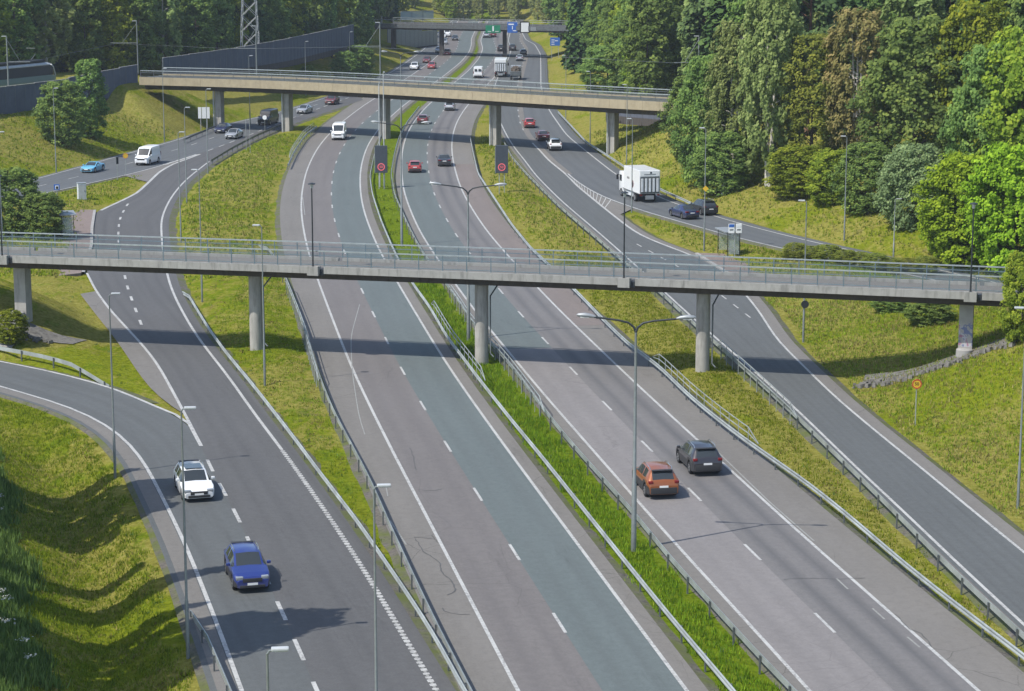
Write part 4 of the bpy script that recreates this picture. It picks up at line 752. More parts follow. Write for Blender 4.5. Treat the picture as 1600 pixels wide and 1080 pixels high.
# ---------------------------------------------------------------- crash barriers
WB = [(0.00, 0.45), (0.05, 0.48), (0.05, 0.53), (0.0, 0.57), (0.0, 0.63), (0.05, 0.67), (0.05, 0.72), (0.0, 0.75), (-0.012, 0.75), (-0.012, 0.45)]
post_me = (lambda m: (m.box((0, 0, 0.25), (0.10, 0.07, 0.95)), m.mesh('barrier_post', MAT['galv_dark']))[1])(MB())
upost_me = (lambda m: (m.box((0, 0, 0.60), (0.045, 0.045, 1.5)), m.mesh('railing_post', MAT['galvanised']))[1])(MB())
barriers = []
def barrier(key, label, mat='galvanised', flip=1, step=4.0, upper=None, z_end=None, ext=(0, 0)):
    p = resample(extend(RAILS[key], *ext), 2.0, 3)
    root = empty('crash_barrier', (p[0][0], p[0][1], 0)); tag(root, label, 'crash barrier', 'crash barriers along the roads'); barriers.append(root); inv = Matrix.Translation(-root.location)
    zs = np.zeros(len(p)); n = min(4, len(p) // 3)
    if z_end in ('far', 'both'): zs[-n:] = -np.linspace(0.0, 0.62, n)
    if z_end in ('near', 'both'): zs[:n] = -np.linspace(0.62, 0.0, n)
    m = MB(); m.sweep([(x, y, z) for (x, y), z in zip(p, zs)], [(a * flip, b) for a, b in WB], closed=True); me = m.mesh('beam', MAT[mat]); me.transform(inv); link('beam', me, root)
    s = np.r_[0, np.cumsum(np.linalg.norm(np.diff(p, axis=0), axis=1))]
    for t in np.arange(0.6, s[-1], step):
        x = np.interp(t, s, p[:, 0]) ; y = np.interp(t, s, p[:, 1]); i = min(int(t / 2), len(p) - 2); d = p[i + 1] - p[i]; a = math.atan2(d[1], d[0])
        nx_, ny_ = d[1] / np.hypot(*d), -d[0] / np.hypot(*d); o = link('barrier_post', post_me, root); o.location = (x - nx_ * .08 * flip - root.location.x, y - ny_ * .08 * flip - root.location.y, np.interp(t, s, zs) * .8); o.rotation_euler = (0, 0, a)
    if upper:          # taller handrail on the stretch beside the bridge columns
        k = (p[:, 1] > upper[0]) & (p[:, 1] < upper[1]); q = offset(p, -0.22 * flip)[k]; zz = np.full(len(q), 1.35); zz[0] = 0.75; zz[-1] = 0.75
        for dz in (0, -0.38):
            m = MB(); m.sweep([(x, y, z + dz * (z > 1)) for (x, y), z in zip(q, zz)], [(-.022, -.025), (.022, -.025), (.022, .022), (-.022, .022)], closed=True); me = m.mesh('hand_rail', MAT[mat]); me.transform(inv); link('hand_rail', me, root)
        for c in q[1:-1]:
            o = link('railing_post', upost_me, root); o.location = (c[0] - root.location.x, c[1] - root.location.y, 0)
    return root
barrier('G1', 'crash barrier on the right side of the oncoming slip road at lower left', ext=(12, 0), flip=-1, z_end='far')
barrier('G2', 'crash barrier with handrail on the left shoulder of the oncoming motorway', 'galvanised', 1, ext=(12, 0), upper=(150, 196), z_end='far')
barrier('G3', 'crash barrier on the left side of the grassy median', ext=(12, 0), flip=-1, upper=(150, 184))
barrier('G4', 'crash barrier on the right side of the grassy median', ext=(12, 0), flip=1, upper=(140, 192))
barrier('G5', 'crash barrier on the right shoulder of the outgoing motorway', ext=(12, 0), flip=-1, upper=(131, 161))
barrier('G6', 'crash barrier on the left side of the outgoing slip road', ext=(12, 0), flip=1, upper=(138, 166))
barrier('G7', 'short crash barrier by the concrete slab at the left edge', flip=1, ext=(0, 12), z_end='near')
barrier('G8', 'short crash barrier beside the merging lane in the lower left corner', ext=(12, 0), flip=1, z_end='far')
barrier('G9', 'crash barrier behind the white lorry on the right branch road', flip=-1)
barrier('G10', 'dark crash barrier on the far side of the left road before the tram bridge', 'galv_dark', 1)
barrier('G11', 'dark crash barrier on the near side of the left road before the tram bridge', 'galv_dark', -1)
barrier('G12', 'crash barrier left of the oncoming motorway in front of the tram bridge', flip=1, upper=(300, 350))
# ---------------------------------------------------------------- street lamps
lp = empty('street_lamp'); H0 = 11.0
m = MB(); m.tube([(0, 0, -0.3), (0, 0, 2.6), (0, 0, 2.65), (0, 0, H0)], [0.085, 0.08, 0.06, 0.038], 10); m.build('pole', MAT['pole_grey'], lp, 40)
m = MB(); m.tube([(0, 0, H0 - 0.05), (0.06, 0, H0 + 0.07), (0.2, 0, H0 + 0.10)], 0.035, 8); m.build('arm', MAT['pole_grey'], lp, 40)
m = MB(); m.add(*bevel_box((0.38, 0, H0 + 0.12), (0.52, 0.24, 0.10), 0.035)); hd = m.build('lamp_head', MAT['lamp_white'], lp)
m = MB(); m.box((0.40, 0, H0 + 0.064), (0.36, 0.18, 0.012)); m.build('lens', MAT['lens'], hd)
for i, (x, y, h, sd, lb) in enumerate(LAMPS):
    o = lp if i == 0 else copy_tree(lp); z = gz(x, y) if y > 45 else 0.0
    o.location = (x, y, z); k = h / H0; o.scale = (1, 1, k); o.rotation_euler = (0, 0, 0.12 * sd if sd >= 0 else math.pi - 0.12)
    tag(o, lb, 'street lamp', 'single-armed street lamps')
dl = empty('double_street_lamp')
m = MB(); m.tube([(0, 0, -0.3), (0, 0, 3.6), (0, 0, 3.65), (0, 0, 11.6)], [0.14, 0.13, 0.10, 0.06], 12); m.build('pole', MAT['pole_grey'], dl, 40)
for sd in (-1, 1):
    m = MB(); m.tube([(0, 0, 11.5), (0.10 * sd, 0, 11.75), (0.38 * sd, 0, 11.98), (0.9 * sd, 0, 12.1), (2.15 * sd, 0, 12.24)], [0.065, 0.06, 0.055, 0.05, 0.05], 8); a = m.build('arm', MAT['pole_dark'], dl, 50)
    m = MB(); m.tube([(2.05 * sd, 0, 12.25), (2.25 * sd, 0, 12.29), (2.6 * sd, 0, 12.33), (2.92 * sd, 0, 12.33), (3.02 * sd, 0, 12.33)], [0.04, 0.10, 0.125, 0.09, 0.03], 10); hd = m.build('lamp_head', MAT['sign_back'], dl, 50)
    m = MB(); m.box((2.6 * sd, 0, 12.23), (0.45, 0.16, 0.06)); m.build('lens', MAT['lens'], hd)
for i, (x, y, h, lb) in enumerate(LAMPS2):
    o = dl if i == 0 else copy_tree(dl); o.location = (x, y, gz(x, y)); o.rotation_euler = (0, 0, -0.12); o.scale = (1, 1, h / 12.3); tag(o, lb, 'street lamp', 'double-armed median lamps')
bl = empty('bridge_lamp')
m = MB(); m.tube([(0, 0, -0.35), (0, 0, 0.02)], 0.09, 8); m.build('foot', MAT['pole_dark'], bl)
m = MB(); m.tube([(0, 0, 0), (0, 0, 6.0)], [0.06, 0.045], 8); m.build('pole', MAT['pole_dark'], bl, 40)
m = MB(); m.tube([(0, 0, 5.72), (0, 0, 5.98), (0, 0, 6.0)], [0.09, 0.13, 0.13], 12); m.build('lantern', MAT['lens'], bl, 40)
m = MB(); m.tube([(0, 0, 6.0), (0, 0, 6.06), (0, 0, 6.12)], [0.28, 0.26, 0.05], 16); m.build('lamp_hood', MAT['pole_dark'], bl, 40)
for i, (j, lb) in enumerate(zip(joints, ('dark lamp post on the footbridge at the left edge', 'dark lamp post on the footbridge left of centre', 'dark lamp post on the footbridge right of centre', 'dark lamp post at the right end of the footbridge'))):
    o = bl if i == 0 else copy_tree(bl); q = br(j - 0.62, -0.12); o.location = (q[0], q[1], 6.98 + zdeck(j)); tag(o, lb, 'lamp post', 'lamp posts on the footbridge')
# ---------------------------------------------------------------- lettering
def text_mesh(s, size, mat, name='lettering'):
    c = bpy.data.curves.new(name, 'FONT'); c.body = s; c.size = size; c.align_x = 'CENTER'; c.align_y = 'CENTER'; c.extrude = 0.004; c.offset = 0.006 * size
    o = bpy.data.objects.new('tmp_text', c); COL.objects.link(o); dg = bpy.context.evaluated_depsgraph_get(); me = bpy.data.meshes.new_from_object(o.evaluated_get(dg)); bpy.data.objects.remove(o, do_unlink=True)
    me.materials.clear(); me.materials.append(mat); me.transform(Matrix.Rotation(math.pi / 2, 4, 'X')); return me       # upright, facing -Y
def letter(s, size, mat, parent, loc): 
    o = link('lettering', text_mesh(s, size, mat), parent); o.location = loc; return o
def ring(name, r0, r1, t, mat, parent, loc, n=28):
    m = MB(); V = []; F = []
    for k in range(n):
        a = 2 * math.pi * k / n
        for r, y in ((r0, 0), (r1, 0), (r1, t), (r0, t)): V.append((r * math.cos(a), -y, r * math.sin(a)))
    for k in range(n):
        for j in range(4): F.append((k * 4 + j, k * 4 + (j + 1) % 4, ((k + 1) % n) * 4 + (j + 1) % 4, ((k + 1) % n) * 4 + j))
    m.add(V, F); return m.build(name, mat, parent, loc=loc)
# variable speed signs
for k, (x, y), zb, lb in (('vms1', SPOT['vms1'], 2.0, 'dark variable message board with red ring in the median'), ('vms2', SPOT['vms2'], 2.45, 'dark variable message board with red ring right of the outgoing lanes')):
    o = empty('message_sign', (x, y, gz(x, y))); tag(o, lb, 'traffic sign', 'message boards below the tram bridge')
    for dx in (-0.3, 0.3): m = MB(); m.box((dx, 0.1, zb / 2), (0.10, 0.10, zb + 0.4)); m.build('post', MAT['galvanised'], o)
    m = MB(); m.add(*bevel_box((0, 0.1, zb + 1.65), (1.5, 0.34, 3.3), 0.03)); m.build('housing', MAT['vms_body'], o)
    m = MB(); m.box((-0.78, 0.22, zb + 1.5), (0.05, 0.5, 3.1)); m.build('side_frame', MAT['galvanised'], o)
    ring('speed_ring', 0.34, 0.45, 0.02, MAT['led_red'], o, (0, -0.075, zb + 0.72)); letter('50', 0.42, MAT['led_red'], o, (0, -0.09, zb + 0.72))
for k, h, lb in (('mastA', 12.6, 'slim white mast just behind the median message board'), ('mastB', 14.0, 'taller slim mast behind the median message board')):
    x, y = SPOT[k]; o = empty('camera_mast', (x, y + .9, gz(x, y))); tag(o, lb, 'mast'); m = MB(); m.tube([(0, 0, -.3), (0, 0, h)], [.09, .05], 8); m.build('pole', MAT['lamp_white'], o, 40)
    m = MB(); m.add(*bevel_box((0.1, -0.1, h + 0.1), (0.22, 0.4, 0.2), 0.03)); m.build('camera_housing', MAT['sign_back'], o); m = MB(); m.tube([(0, 0, h - .4), (.3, 0, h - .05)], .03, 6); m.build('bracket', MAT['sign_back'], o)
# small road signs
def post_sign(name, key, h, label, face, rz=0.0, cat='traffic sign', back='sign_back'):
    x, y = SPOT[key]; o = empty(name, (x, y, gz(x, y)), rz); tag(o, label, cat)
    m = MB(); m.tube([(0, 0, -0.3), (0, 0, h)], 0.035, 8); m.build('post', MAT['galvanised'], o, 40); face(o, h); return o
def f_round(front, ringm, txt=None, tm=None, r=0.36):
    def f(o, h):
        m = MB(); m.disc((0, -0.045, h - r + .02), (0, 1, 0), r, 0.03, 26); m.build('sign_plate', MAT[front], o)
        if ringm: ring('sign_ring', r * .78, r, .012, MAT[ringm], o, (0, -0.061, h - r + .02), 26)
        if txt: letter(txt, r * 0.95, MAT[tm], o, (0, -0.068, h - r + .02))
    return f
def f_square(front, back, w, hh, glyph=None):
    def f(o, h):
        m = MB(); m.add(*bevel_box((0, -0.05, h - hh / 2), (w, 0.03, hh), 0.01)); m.build('sign_plate', MAT[front], o)
        if glyph: glyph(o, h)
    return f
post_sign('speed_sign', 'yellow', 3.0, 'round yellow speed limit sign with red rim on the right grass slope', f_round('sign_yellow', 'sign_red', '50', 'black', 0.31))
def bus_glyph(o, h):
    m = MB(); m.add(*bevel_box((0.02, -0.07, h - .34), (0.36, 0.02, 0.42), 0.01)); m.build('symbol_panel', MAT['sign_white'], o); m = MB(); m.add(*bevel_box((0.02, -.086, h - .36), (0.24, 0.012, 0.28), 0.004)); m.build('bus_symbol', MAT['black'], o)
post_sign('bus_stop_sign', 'bus_sign', 2.9, 'blue square bus sign on a thin post left of the silver cabinet', f_square('sign_blue', 'sign_back', 0.62, 0.64, bus_glyph), 0.2)
post_sign('road_sign', 'sgn1', 2.9, 'dark narrow sign seen edge-on beside the left road', f_square('pole_dark', 'sign_back', 0.32, 0.85), 0.7)
post_sign('road_sign', 'sgn2', 2.9, 'small yellow and orange road sign beside the left road', f_round('sign_yellow', 'orange', None, None, 0.34), 0.2)
post_sign('road_sign', 'round1', 2.6, 'white round sign at the edge of the left road before the black van', f_round('sign_white', None, None, None, 0.34), -0.2)
for k, lb in (('postA', 'left of two thin sign posts on the island grass'), ('postB', 'right of two thin sign posts on the island grass')): post_sign('sign_post', k, 4.6, lb, lambda o, h: None, cat='post')
for x, y, z, yaw, lb, fr in ((LAMPS[14][0], LAMPS[14][1], 6.2, 0, 'small yellow diamond sign on the tall lamp beside the right bus shelter', 'sign_yellow'), (LAMPS[19][0], LAMPS[19][1], 3.0, 0, 'dark back of a round sign on the lamp below the right part of the footbridge', 'pole_dark')):
    o = empty('lamp_sign', (x, y, gz(x, y) + z)); tag(o, lb, 'traffic sign'); m = MB(); m.disc((0.05, -0.14, 0), (0, 1, 0), 0.30, 0.03, 4 if fr == 'sign_yellow' else 22); m.build('sign_plate', MAT[fr], o); m = MB(); m.box((0, -0.09, 0), (0.2, 0.08, 0.06)); m.build('clamp', MAT['galv_dark'], o)
# white double panel on the tram bridge pier
x, y = SPOT['pan']; o = empty('direction_sign', (x, y, gz(x, y)), 0.1); tag(o, 'pale twin-panel direction sign before the left tram bridge pier', 'traffic sign')
for dx in (-.5, .5): m = MB(); m.box((dx, .1, 1.0), (.12, .12, 4.6)); m.build('post', MAT['concrete_pale'], o)
m = MB(); m.box((-0.62, 0, 2.75), (0.5, .05, 1.75)); m.build('panel', MAT['sign_white'], o); m = MB(); m.box((0.32, 0, 2.75), (1.2, .05, 1.75)); m.build('panel', MAT['sign_white'], o)
# cabinets
x, y = SPOT['cabinet']; o = empty('utility_cabinet', (x, y, gz(x, y)), 0.35); tag(o, 'tall silver utility cabinet on the grass island left of the slip road', 'cabinet')
m = MB(); m.add(*bevel_box((0, 0, 0.95), (0.95, 0.75, 1.9), 0.03)); m.build('housing', MAT['steel_light'], o); m = MB(); m.box((0, 0, -0.05), (1.05, .85, .3)); m.build('plinth', MAT['concrete'], o)
m = MB(); m.box((0.0, -0.385, 0.95), (0.78, 0.02, 1.6)); d = m.build('door', MAT['lamp_white'], o); m = MB(); m.box((0.3, -0.405, 1.0), (0.05, .03, .2)); m.build('handle', MAT['pole_dark'], d); m = MB(); m.add(*bevel_box((0, 0, 1.93), (1.05, .85, .07), .02)); m.build('lid', MAT['sign_back'], o)
x, y = SPOT['marker']; o = empty('marker_cabinet', (x, y, gz(x, y)), -0.2); tag(o, 'slim white cabinet in front of the dark bush on the right bank', 'cabinet')
m = MB(); m.add(*bevel_box((0, 0, 0.75), (0.5, 0.4, 1.5), 0.03)); m.build('housing', MAT['sign_white'], o); m = MB(); m.box((0, 0, -0.05), (.56, .46, .3)); m.build('plinth', MAT['concrete'], o); m = MB(); m.box((0.05, -.21, .8), (.36, .02, 1.2)); m.build('door', MAT['lamp_white'], o)
# bus shelters
def shelter(loc, rz, label):
    o = empty('bus_shelter', loc, rz); tag(o, label, 'bus shelter')
    for a in (-1.5, 0, 1.5):
        m = MB(); m.box((a, 0.65, 1.2), (.07, .07, 2.4)); m.build('post', MAT['pole_dark'], o)
    for a in (-1.5, 1.5): m = MB(); m.box((a, -.55, 1.2), (.06, .06, 2.4)); m.build('post', MAT['pole_dark'], o)
    for a in (-.75, .75): m = MB(); m.box((a, .65, 1.25), (1.38, .015, 1.9)); m.build('back_pane', MAT['clear_glass'], o)
    for a in (-1.5, 1.5): m = MB(); m.box((a, .05, 1.25), (.015, 1.05, 1.9)); m.build('side_pane', MAT['clear_glass'], o)
    m = MB(); m.box((0, 0.6, .25), (3.0, .05, .08)); m.build('bottom_rail', MAT['pole_dark'], o); m = MB(); m.box((0, .4, .48), (2.2, .35, .06)); m.build('bench', MAT['bark'], o)
    m = MB(); m.add(*bevel_box((0, 0, 2.46), (3.4, 1.7, .12), .03)); m.build('roof', MAT['sign_back'], o)
    return o
x, y = SPOT['shelterR']; shelter((x + 0.4, y + 0.6, 0.14), -1.35, 'glass bus shelter with dark frame on the right bus stop')
x, y = SPOT['shelterL']; s2 = shelter((x - 0.6, y + 2.2, 0.14), 1.85, 'bus shelter with pale roof on the left bus stop behind the footbridge')
x, y = SPOT['stopsign']; o = empty('stop_timetable', (x + .5, y - .4, .14), 0.1); tag(o, 'bus stop pole with two white timetable boards beside the right shelter', 'bus stop sign')
m = MB(); m.tube([(0, 0, -.2), (0, 0, 3.3)], .04, 8); m.build('post', MAT['galvanised'], o, 40)
for dx, hd_ in ((-.36, 'sign_blue'), (.36, 'sign_white')):
    m = MB(); m.add(*bevel_box((dx, -.06, 2.85), (.58, .05, .9), .01)); b = m.build('board', MAT['sign_white'], o); m = MB(); m.box((dx, -.092, 3.12), (.50, .012, .28)); m.build('header', MAT[hd_], b); m = MB(); m.box((dx, -.092, 2.72), (.36, .012, .10)); m.build('print_block', MAT['pole_dark'], b)
# overhead signs on the distant bridge
def over_sign(cx, cy, z, w, h, mat, label, marks, y0=-.12):
    o = empty('overhead_sign', (cx, cy, z)); tag(o, label, 'traffic sign', 'direction signs on the distant bridge')
    m = MB(); m.add(*bevel_box((0, 0, h / 2), (w, .16, h), .04)); m.build('panel', MAT[mat], o)
    for dx in (-w * .3, w * .3): m = MB(); m.box((dx, .35, h / 2), (.12, .6, .12)); m.build('bracket', MAT['galv_dark'], o)
    for mx, mz, mw, mh, mm in marks: m = MB(); m.box((mx, -.09, mz), (mw, .02, mh)); m.build('mark', MAT[mm], o)
over_sign(-4.5, 538.2, 5.9, 3.6, 1.8, 'sign_green', 'green direction sign on the distant bridge', [(-.0, 1.0, .35, 1.2, 'sign_white'), (-.9, .35, .8, .12, 'sign_white'), (.9, .35, .8, .12, 'sign_white')])
over_sign(0.1, 536.6, 6.0, 2.4, 2.5, 'sign_blue', 'blue direction sign on the distant bridge', [(-.3, 2.0, 1.3, .3, 'sign_white'), (.0, 1.2, .2, .8, 'sign_white'), (.5, .5, .8, .2, 'sign_white')])
over_sign(3.05, 535.4, 6.0, 2.3, 2.7, 'black', 'black-framed white timetable-like sign on the distant bridge', [(0, 1.35, 1.8, 2.2, 'sign_white')])
over_sign(5.2, 534.6, 6.5, 1.6, 0.9, 'sign_back', 'small grey-green sign beside the black-framed sign', [])
# blue sign right of the road
o = empty('direction_sign', (10.1, 529, gz(10.1, 529))); tag(o, 'blue direction sign standing on posts right of the far outgoing road', 'traffic sign')
for dx in (-.8, .8): m = MB(); m.box((dx, .1, 1.8), (.12, .12, 4.4)); m.build('post', MAT['galvanised'], o)
m = MB(); m.add(*bevel_box((0, 0, 4.0), (2.3, .1, 1.9), .03)); m.build('panel', MAT['sign_blue'], o)
for mx, mz in ((-.5, 4.4), (-.5, 3.9), (-.5, 3.4), (.3, 4.2)): m = MB(); m.box((mx, -.06, mz), (.7, .015, .16)); m.build('mark', MAT['sign_white'], o)
# ---------------------------------------------------------------- catenary masts and wires
WIRE = []
for x, y, z, h, arm, lb in ((-61.6, 371.0, 7.7, 8.2, -4.4, 'catenary mast at the left end of the tram bridge'), (-20.2, 345.5, 7.85, 8.9, -3.9, 'catenary mast on the middle of the tram bridge'), (25.6, 309.0, 7.6, 8.9, -3.4, 'catenary mast at the right end of the tram bridge'), (-71.3, 318.5, 7.6, 8.4, 3.2, 'catenary mast behind the tram at the upper left edge'), (-41.5, 366.0, 7.8, 7.5, -3.6, 'catenary mast on the left part of the tram bridge')):
    o = empty('catenary_mast', (x, y, z)); tag(o, lb, 'mast', 'catenary masts of the tram line')
    m = MB(); m.tube([(0, 0, -.4), (0, 0, h)], [.13, .09], 10); m.build('pole', MAT['pole_grey'], o, 40)
    m = MB(); m.tube([(0, 0, h - 3.6), (arm, 0, h - 3.6)], .045, 8); m.build('bracket_arm', MAT['pole_grey'], o); m = MB(); m.tube([(0, 0, h - .4), (arm * .55, 0, h - 3.5)], .03, 6); m.build('stay', MAT['pole_grey'], o)
    m = MB(); m.add(*bevel_box((-.35, 0, h), (.7, .25, .1), .03)); m.build('lamp_head', MAT['lamp_white'], o); WIRE.append((x + arm * .8, y, z + h - 3.7))
WIRE.sort(); o = tag(MB().sweep([(a, b, c) for a, b, c in WIRE], [(-.02, 0), (.02, 0), (.02, .04), (-.02, .04)], closed=True).build('contact_wire', MAT['galv_dark']), 'thin tram contact wire running between the catenary masts', 'wire')
# ---------------------------------------------------------------- lattice pylon among the trees
o = empty('lattice_pylon', (-47.0, 405, 6.3)); tag(o, 'pale steel lattice pylon rising among the trees at the top', 'pylon')
def bar(a, b, r, nm): m = MB(); m.tube([a, b], r, 5); m.build(nm, MAT['sign_back'], o)
def cr(z): return 1.75 - 0.045 * z
for sx, sy in ((-1, -1), (1, -1), (1, 1), (-1, 1)): bar((sx * cr(0), sy * cr(0), -1), (sx * cr(26), sy * cr(26), 26), .07, 'corner_leg')
zs_ = [0, 3.2, 6.2, 9, 11.6, 14, 16.4, 18.8, 21.2, 23.6, 26]
for a, b in zip(zs_, zs_[1:]):
    for (p, q) in (((-1, -1), (1, -1)), ((1, -1), (1, 1)), ((1, 1), (-1, 1)), ((-1, 1), (-1, -1))):
        bar((p[0] * cr(a), p[1] * cr(a), a), (q[0] * cr(b), q[1] * cr(b), b), .04, 'brace'); bar((q[0] * cr(a), q[1] * cr(a), a), (p[0] * cr(b), p[1] * cr(b), b), .04, 'brace')
# ---------------------------------------------------------------- vehicles
KIND = {  # length, width, stations (x/L, top, belt), cowl, roof front, roof rear, tail, front wheel, rear wheel, wheel radius, ground clearance
 'suv': (4.5, 1.86, [(0, .70, .62), (.02, .84, .76), (.10, .95, .90), (.20, 1.02, .98), (.27, 1.07, 1.03), (.415, 1.56, 1.06), (.52, 1.635, 1.07), (.70, 1.635, 1.09), (.87, 1.56, 1.12), (.965, 1.12, 1.08), (.99, 1.0, .95), (1, .80, .75)], .27, .415, .87, .965, .195, .80, .35, .24),
 'crossover': (4.38, 1.80, [(0, .68, .60), (.02, .82, .75), (.10, .94, .90), (.20, 1.02, .97), (.28, 1.07, 1.02), (.43, 1.53, 1.06), (.55, 1.595, 1.07), (.72, 1.585, 1.10), (.86, 1.50, 1.13), (.965, 1.12, 1.08), (.99, 1.0, .95), (1, .80, .75)], .28, .43, .86, .965, .20, .81, .34, .22),
 'hatch': (4.2, 1.76, [(0, .60, .54), (.02, .72, .66), (.10, .83, .79), (.20, .90, .86), (.27, .95, .91), (.43, 1.41, .95), (.55, 1.47, .96), (.72, 1.45, .98), (.87, 1.37, 1.0), (.965, .98, .95), (.99, .88, .84), (1, .70, .66)], .27, .43, .87, .965, .19, .80, .31, .19),
 'estate': (4.68, 1.82, [(0, .58, .52), (.02, .70, .64), (.10, .82, .78), (.20, .89, .85), (.28, .94, .90), (.42, 1.40, .95), (.53, 1.47, .96), (.70, 1.46, .98), (.90, 1.38, 1.0), (.97, .98, .95), (.99, .88, .84), (1, .70, .66)], .28, .42, .90, .97, .185, .79, .32, .18),
 'sedan': (4.65, 1.80, [(0, .58, .52), (.02, .70, .64), (.10, .82, .78), (.20, .88, .84), (.27, .93, .89), (.42, 1.38, .93), (.53, 1.44, .94), (.68, 1.40, .96), (.82, 1.03, .97), (.90, 1.0, .96), (.985, .95, .90), (1, .70, .66)], .27, .42, .68, .82, .185, .79, .32, .18),
 'sport': (4.5, 1.85, [(0, .50, .44), (.02, .60, .55), (.10, .72, .68), (.20, .80, .77), (.32, .85, .81), (.48, 1.20, .84), (.55, 1.25, .85), (.66, 1.22, .88), (.84, .95, .89), (.92, .90, .87), (.985, .84, .80), (1, .62, .58)], .32, .48, .66, .84, .19, .80, .33, .13),
 'van': (5.4, 1.98, [(0, .80, .70), (.015, 1.0, .92), (.07, 1.12, 1.05), (.13, 1.22, 1.15), (.17, 1.30, 1.22), (.28, 2.12, 1.26), (.34, 2.30, 1.27), (.60, 2.34, 1.28), (.94, 2.34, 1.28), (.97, 2.28, 1.28), (.99, 1.30, 1.24), (1, .9, .85)], .17, .28, .97, .99, .17, .80, .34, .22),
}
def car_meshes(kind):
    L, W, st, cowl, rf, rrr, tail, fw, rw, wr, cl = KIND[kind]; st = np.array(st); half = W / 2
    xs = sorted(set([round(a, 4) for a in st[:, 0]] + [round(c + d / L, 4) for c in (fw, rw) for d in (-wr - .09, -wr - .06, -wr * .72, -wr * .3, wr * .3, wr * .72, wr + .06, wr + .09)] + [round(.5 * (rf + rrr) - .012, 4), round(.5 * (rf + rrr) + .012, 4), round(rrr - .06, 4)]))
    xs = [x for x in xs if 0 <= x <= 1]; rings = []
    for x in xs:
        top = np.interp(x, st[:, 0], st[:, 1]); belt = np.interp(x, st[:, 0], st[:, 2])
        zb = cl + .06 * (x < .03 or x > .97)
        for c in (fw, rw):
            d = abs(x - c) * L
            if d < wr + .075: zb = max(zb, wr + math.sqrt(max(0, (wr + .07) ** 2 - d * d)))
        e = 1 - 0.16 * max(0, 1 - x / .10) ** 2 - 0.11 * max(0, (x - .92) / .08) ** 2; w = half * e
        cab = float(np.interp(x, [cowl, rf, rrr, tail], [0, 1, 1, 0])) if kind != 'van' else float(np.interp(x, [cowl, rf, rrr, 1], [0, 1, 1, 1]))
        wr_top = w * ((.80 - .07 * cab) if kind != 'van' else (.80 + .08 * cab)); zm = min(max(zb + .05, .62 * belt + .38 * zb), belt - .03)
        drop = .02 + .07 * cab
        rings.append([(0, zb), (w * .86, zb), (w * .975, min(zb + .05, belt - .06)), (w, zm), (w * .985, belt - .05), (w * .945, belt), (wr_top, max(belt + .004, top - drop)), (wr_top * .86, max(belt + .008, top - .018)), (0, top + .012)])
    groups = {k: MB() for k in ('body', 'windscreen', 'rear_window', 'side_window_r', 'side_window_l')}
    bpil = .5 * (rf + rrr)
    R = len(rings[0]); bm_v = []; 
    for sx in (1, -1):
        for i in range(len(xs) - 1):
            xm = .5 * (xs[i] + xs[i + 1])
            for k in range(R - 1):
                P = [(-(xs[i] - .5) * L, sx * rings[i][k][0], rings[i][k][1]), (-(xs[i + 1] - .5) * L, sx * rings[i + 1][k][0], rings[i + 1][k][1]), (-(xs[i + 1] - .5) * L, sx * rings[i + 1][k + 1][0], rings[i + 1][k + 1][1]), (-(xs[i] - .5) * L, sx * rings[i][k + 1][0], rings[i][k + 1][1])]
                g = 'body'; mi = 1 if k <= (2 if kind in ('suv', 'crossover') else 1) else 0
                if k == 7 and cowl < xm < rf: g = 'windscreen'
                elif k == 7 and rrr < xm < tail and kind != 'van': g = 'rear_window'
                elif k == 5 and (cowl + (rf - cowl) * .0) < xm < rrr - (.06 if kind != 'van' else .0) and not (bpil - .012 < xm < bpil + .012) and (kind != 'van' or xm < .40): g = 'side_window_' + ('r' if sx < 0 else 'l')
                f = (0, 1, 2, 3) if sx < 0 else (3, 2, 1, 0)
                groups[g].add(P, [f], mi if g == 'body' else 0)
    for end in (0, -1):      # close the ends
        r = rings[end]; x = -(xs[end] - .5) * L; ringp = [(x, y, z) for y, z in r] + [(x, -y, z) for y, z in r[-2:0:-1]]
        groups['body'].add(ringp, [tuple(range(len(ringp)))] if end == 0 else [tuple(range(len(ringp)))[::-1]], 0)
    if kind == 'van':        # rear door windows
        x = -.5 * L - .012
        for y in (-.40, .40): groups['rear_window'].box((x + .01, y, 1.62), (.02, .55, .5))
    return groups, xs, rings
CARMESH = {}
def weld(m, name, mats, ang=38):
    me = m.mesh(name, mats); bm = bmesh.new(); bm.from_mesh(me); bmesh.ops.remove_doubles(bm, verts=bm.verts, dist=1e-4); bm.to_mesh(me); bm.free()
    me.polygons.foreach_set('use_smooth', [True] * len(me.polygons)); me.set_sharp_from_angle(angle=math.radians(ang)); return me
def wheel_meshes(r, w=.22):
    t = MB(); t.tube([(0, -w / 2, 0), (0, -w / 2 + .03, 0), (0, w / 2 - .03, 0), (0, w / 2, 0)], [r - .025, r, r, r - .025], 22); tyre = t.mesh('tyre', MAT['rubber'], 45)
    t = MB(); t.disc((0, 0, 0), (0, 1, 0), r * .62, w + .012, 18)
    rim = t.mesh('rim', MAT['rim'], 45); t = MB()
    for k in range(5):
        a = 2 * math.pi * k / 5 + .6
        for sd in (-1, 1): t.add([(math.cos(a) * r * .18 + math.sin(a) * q, sd * (w / 2 + .009), math.sin(a) * r * .18 - math.cos(a) * q) for q in (-.03, .03)] + [(math.cos(a) * r * .55 + math.sin(a) * q, sd * (w / 2 + .009), math.sin(a) * r * .55 - math.cos(a) * q) for q in (.05, -.05)], [(0, 1, 2, 3), (3, 2, 1, 0)])
    return tyre, rim, t.mesh('rim_gap', MAT['plastic'])
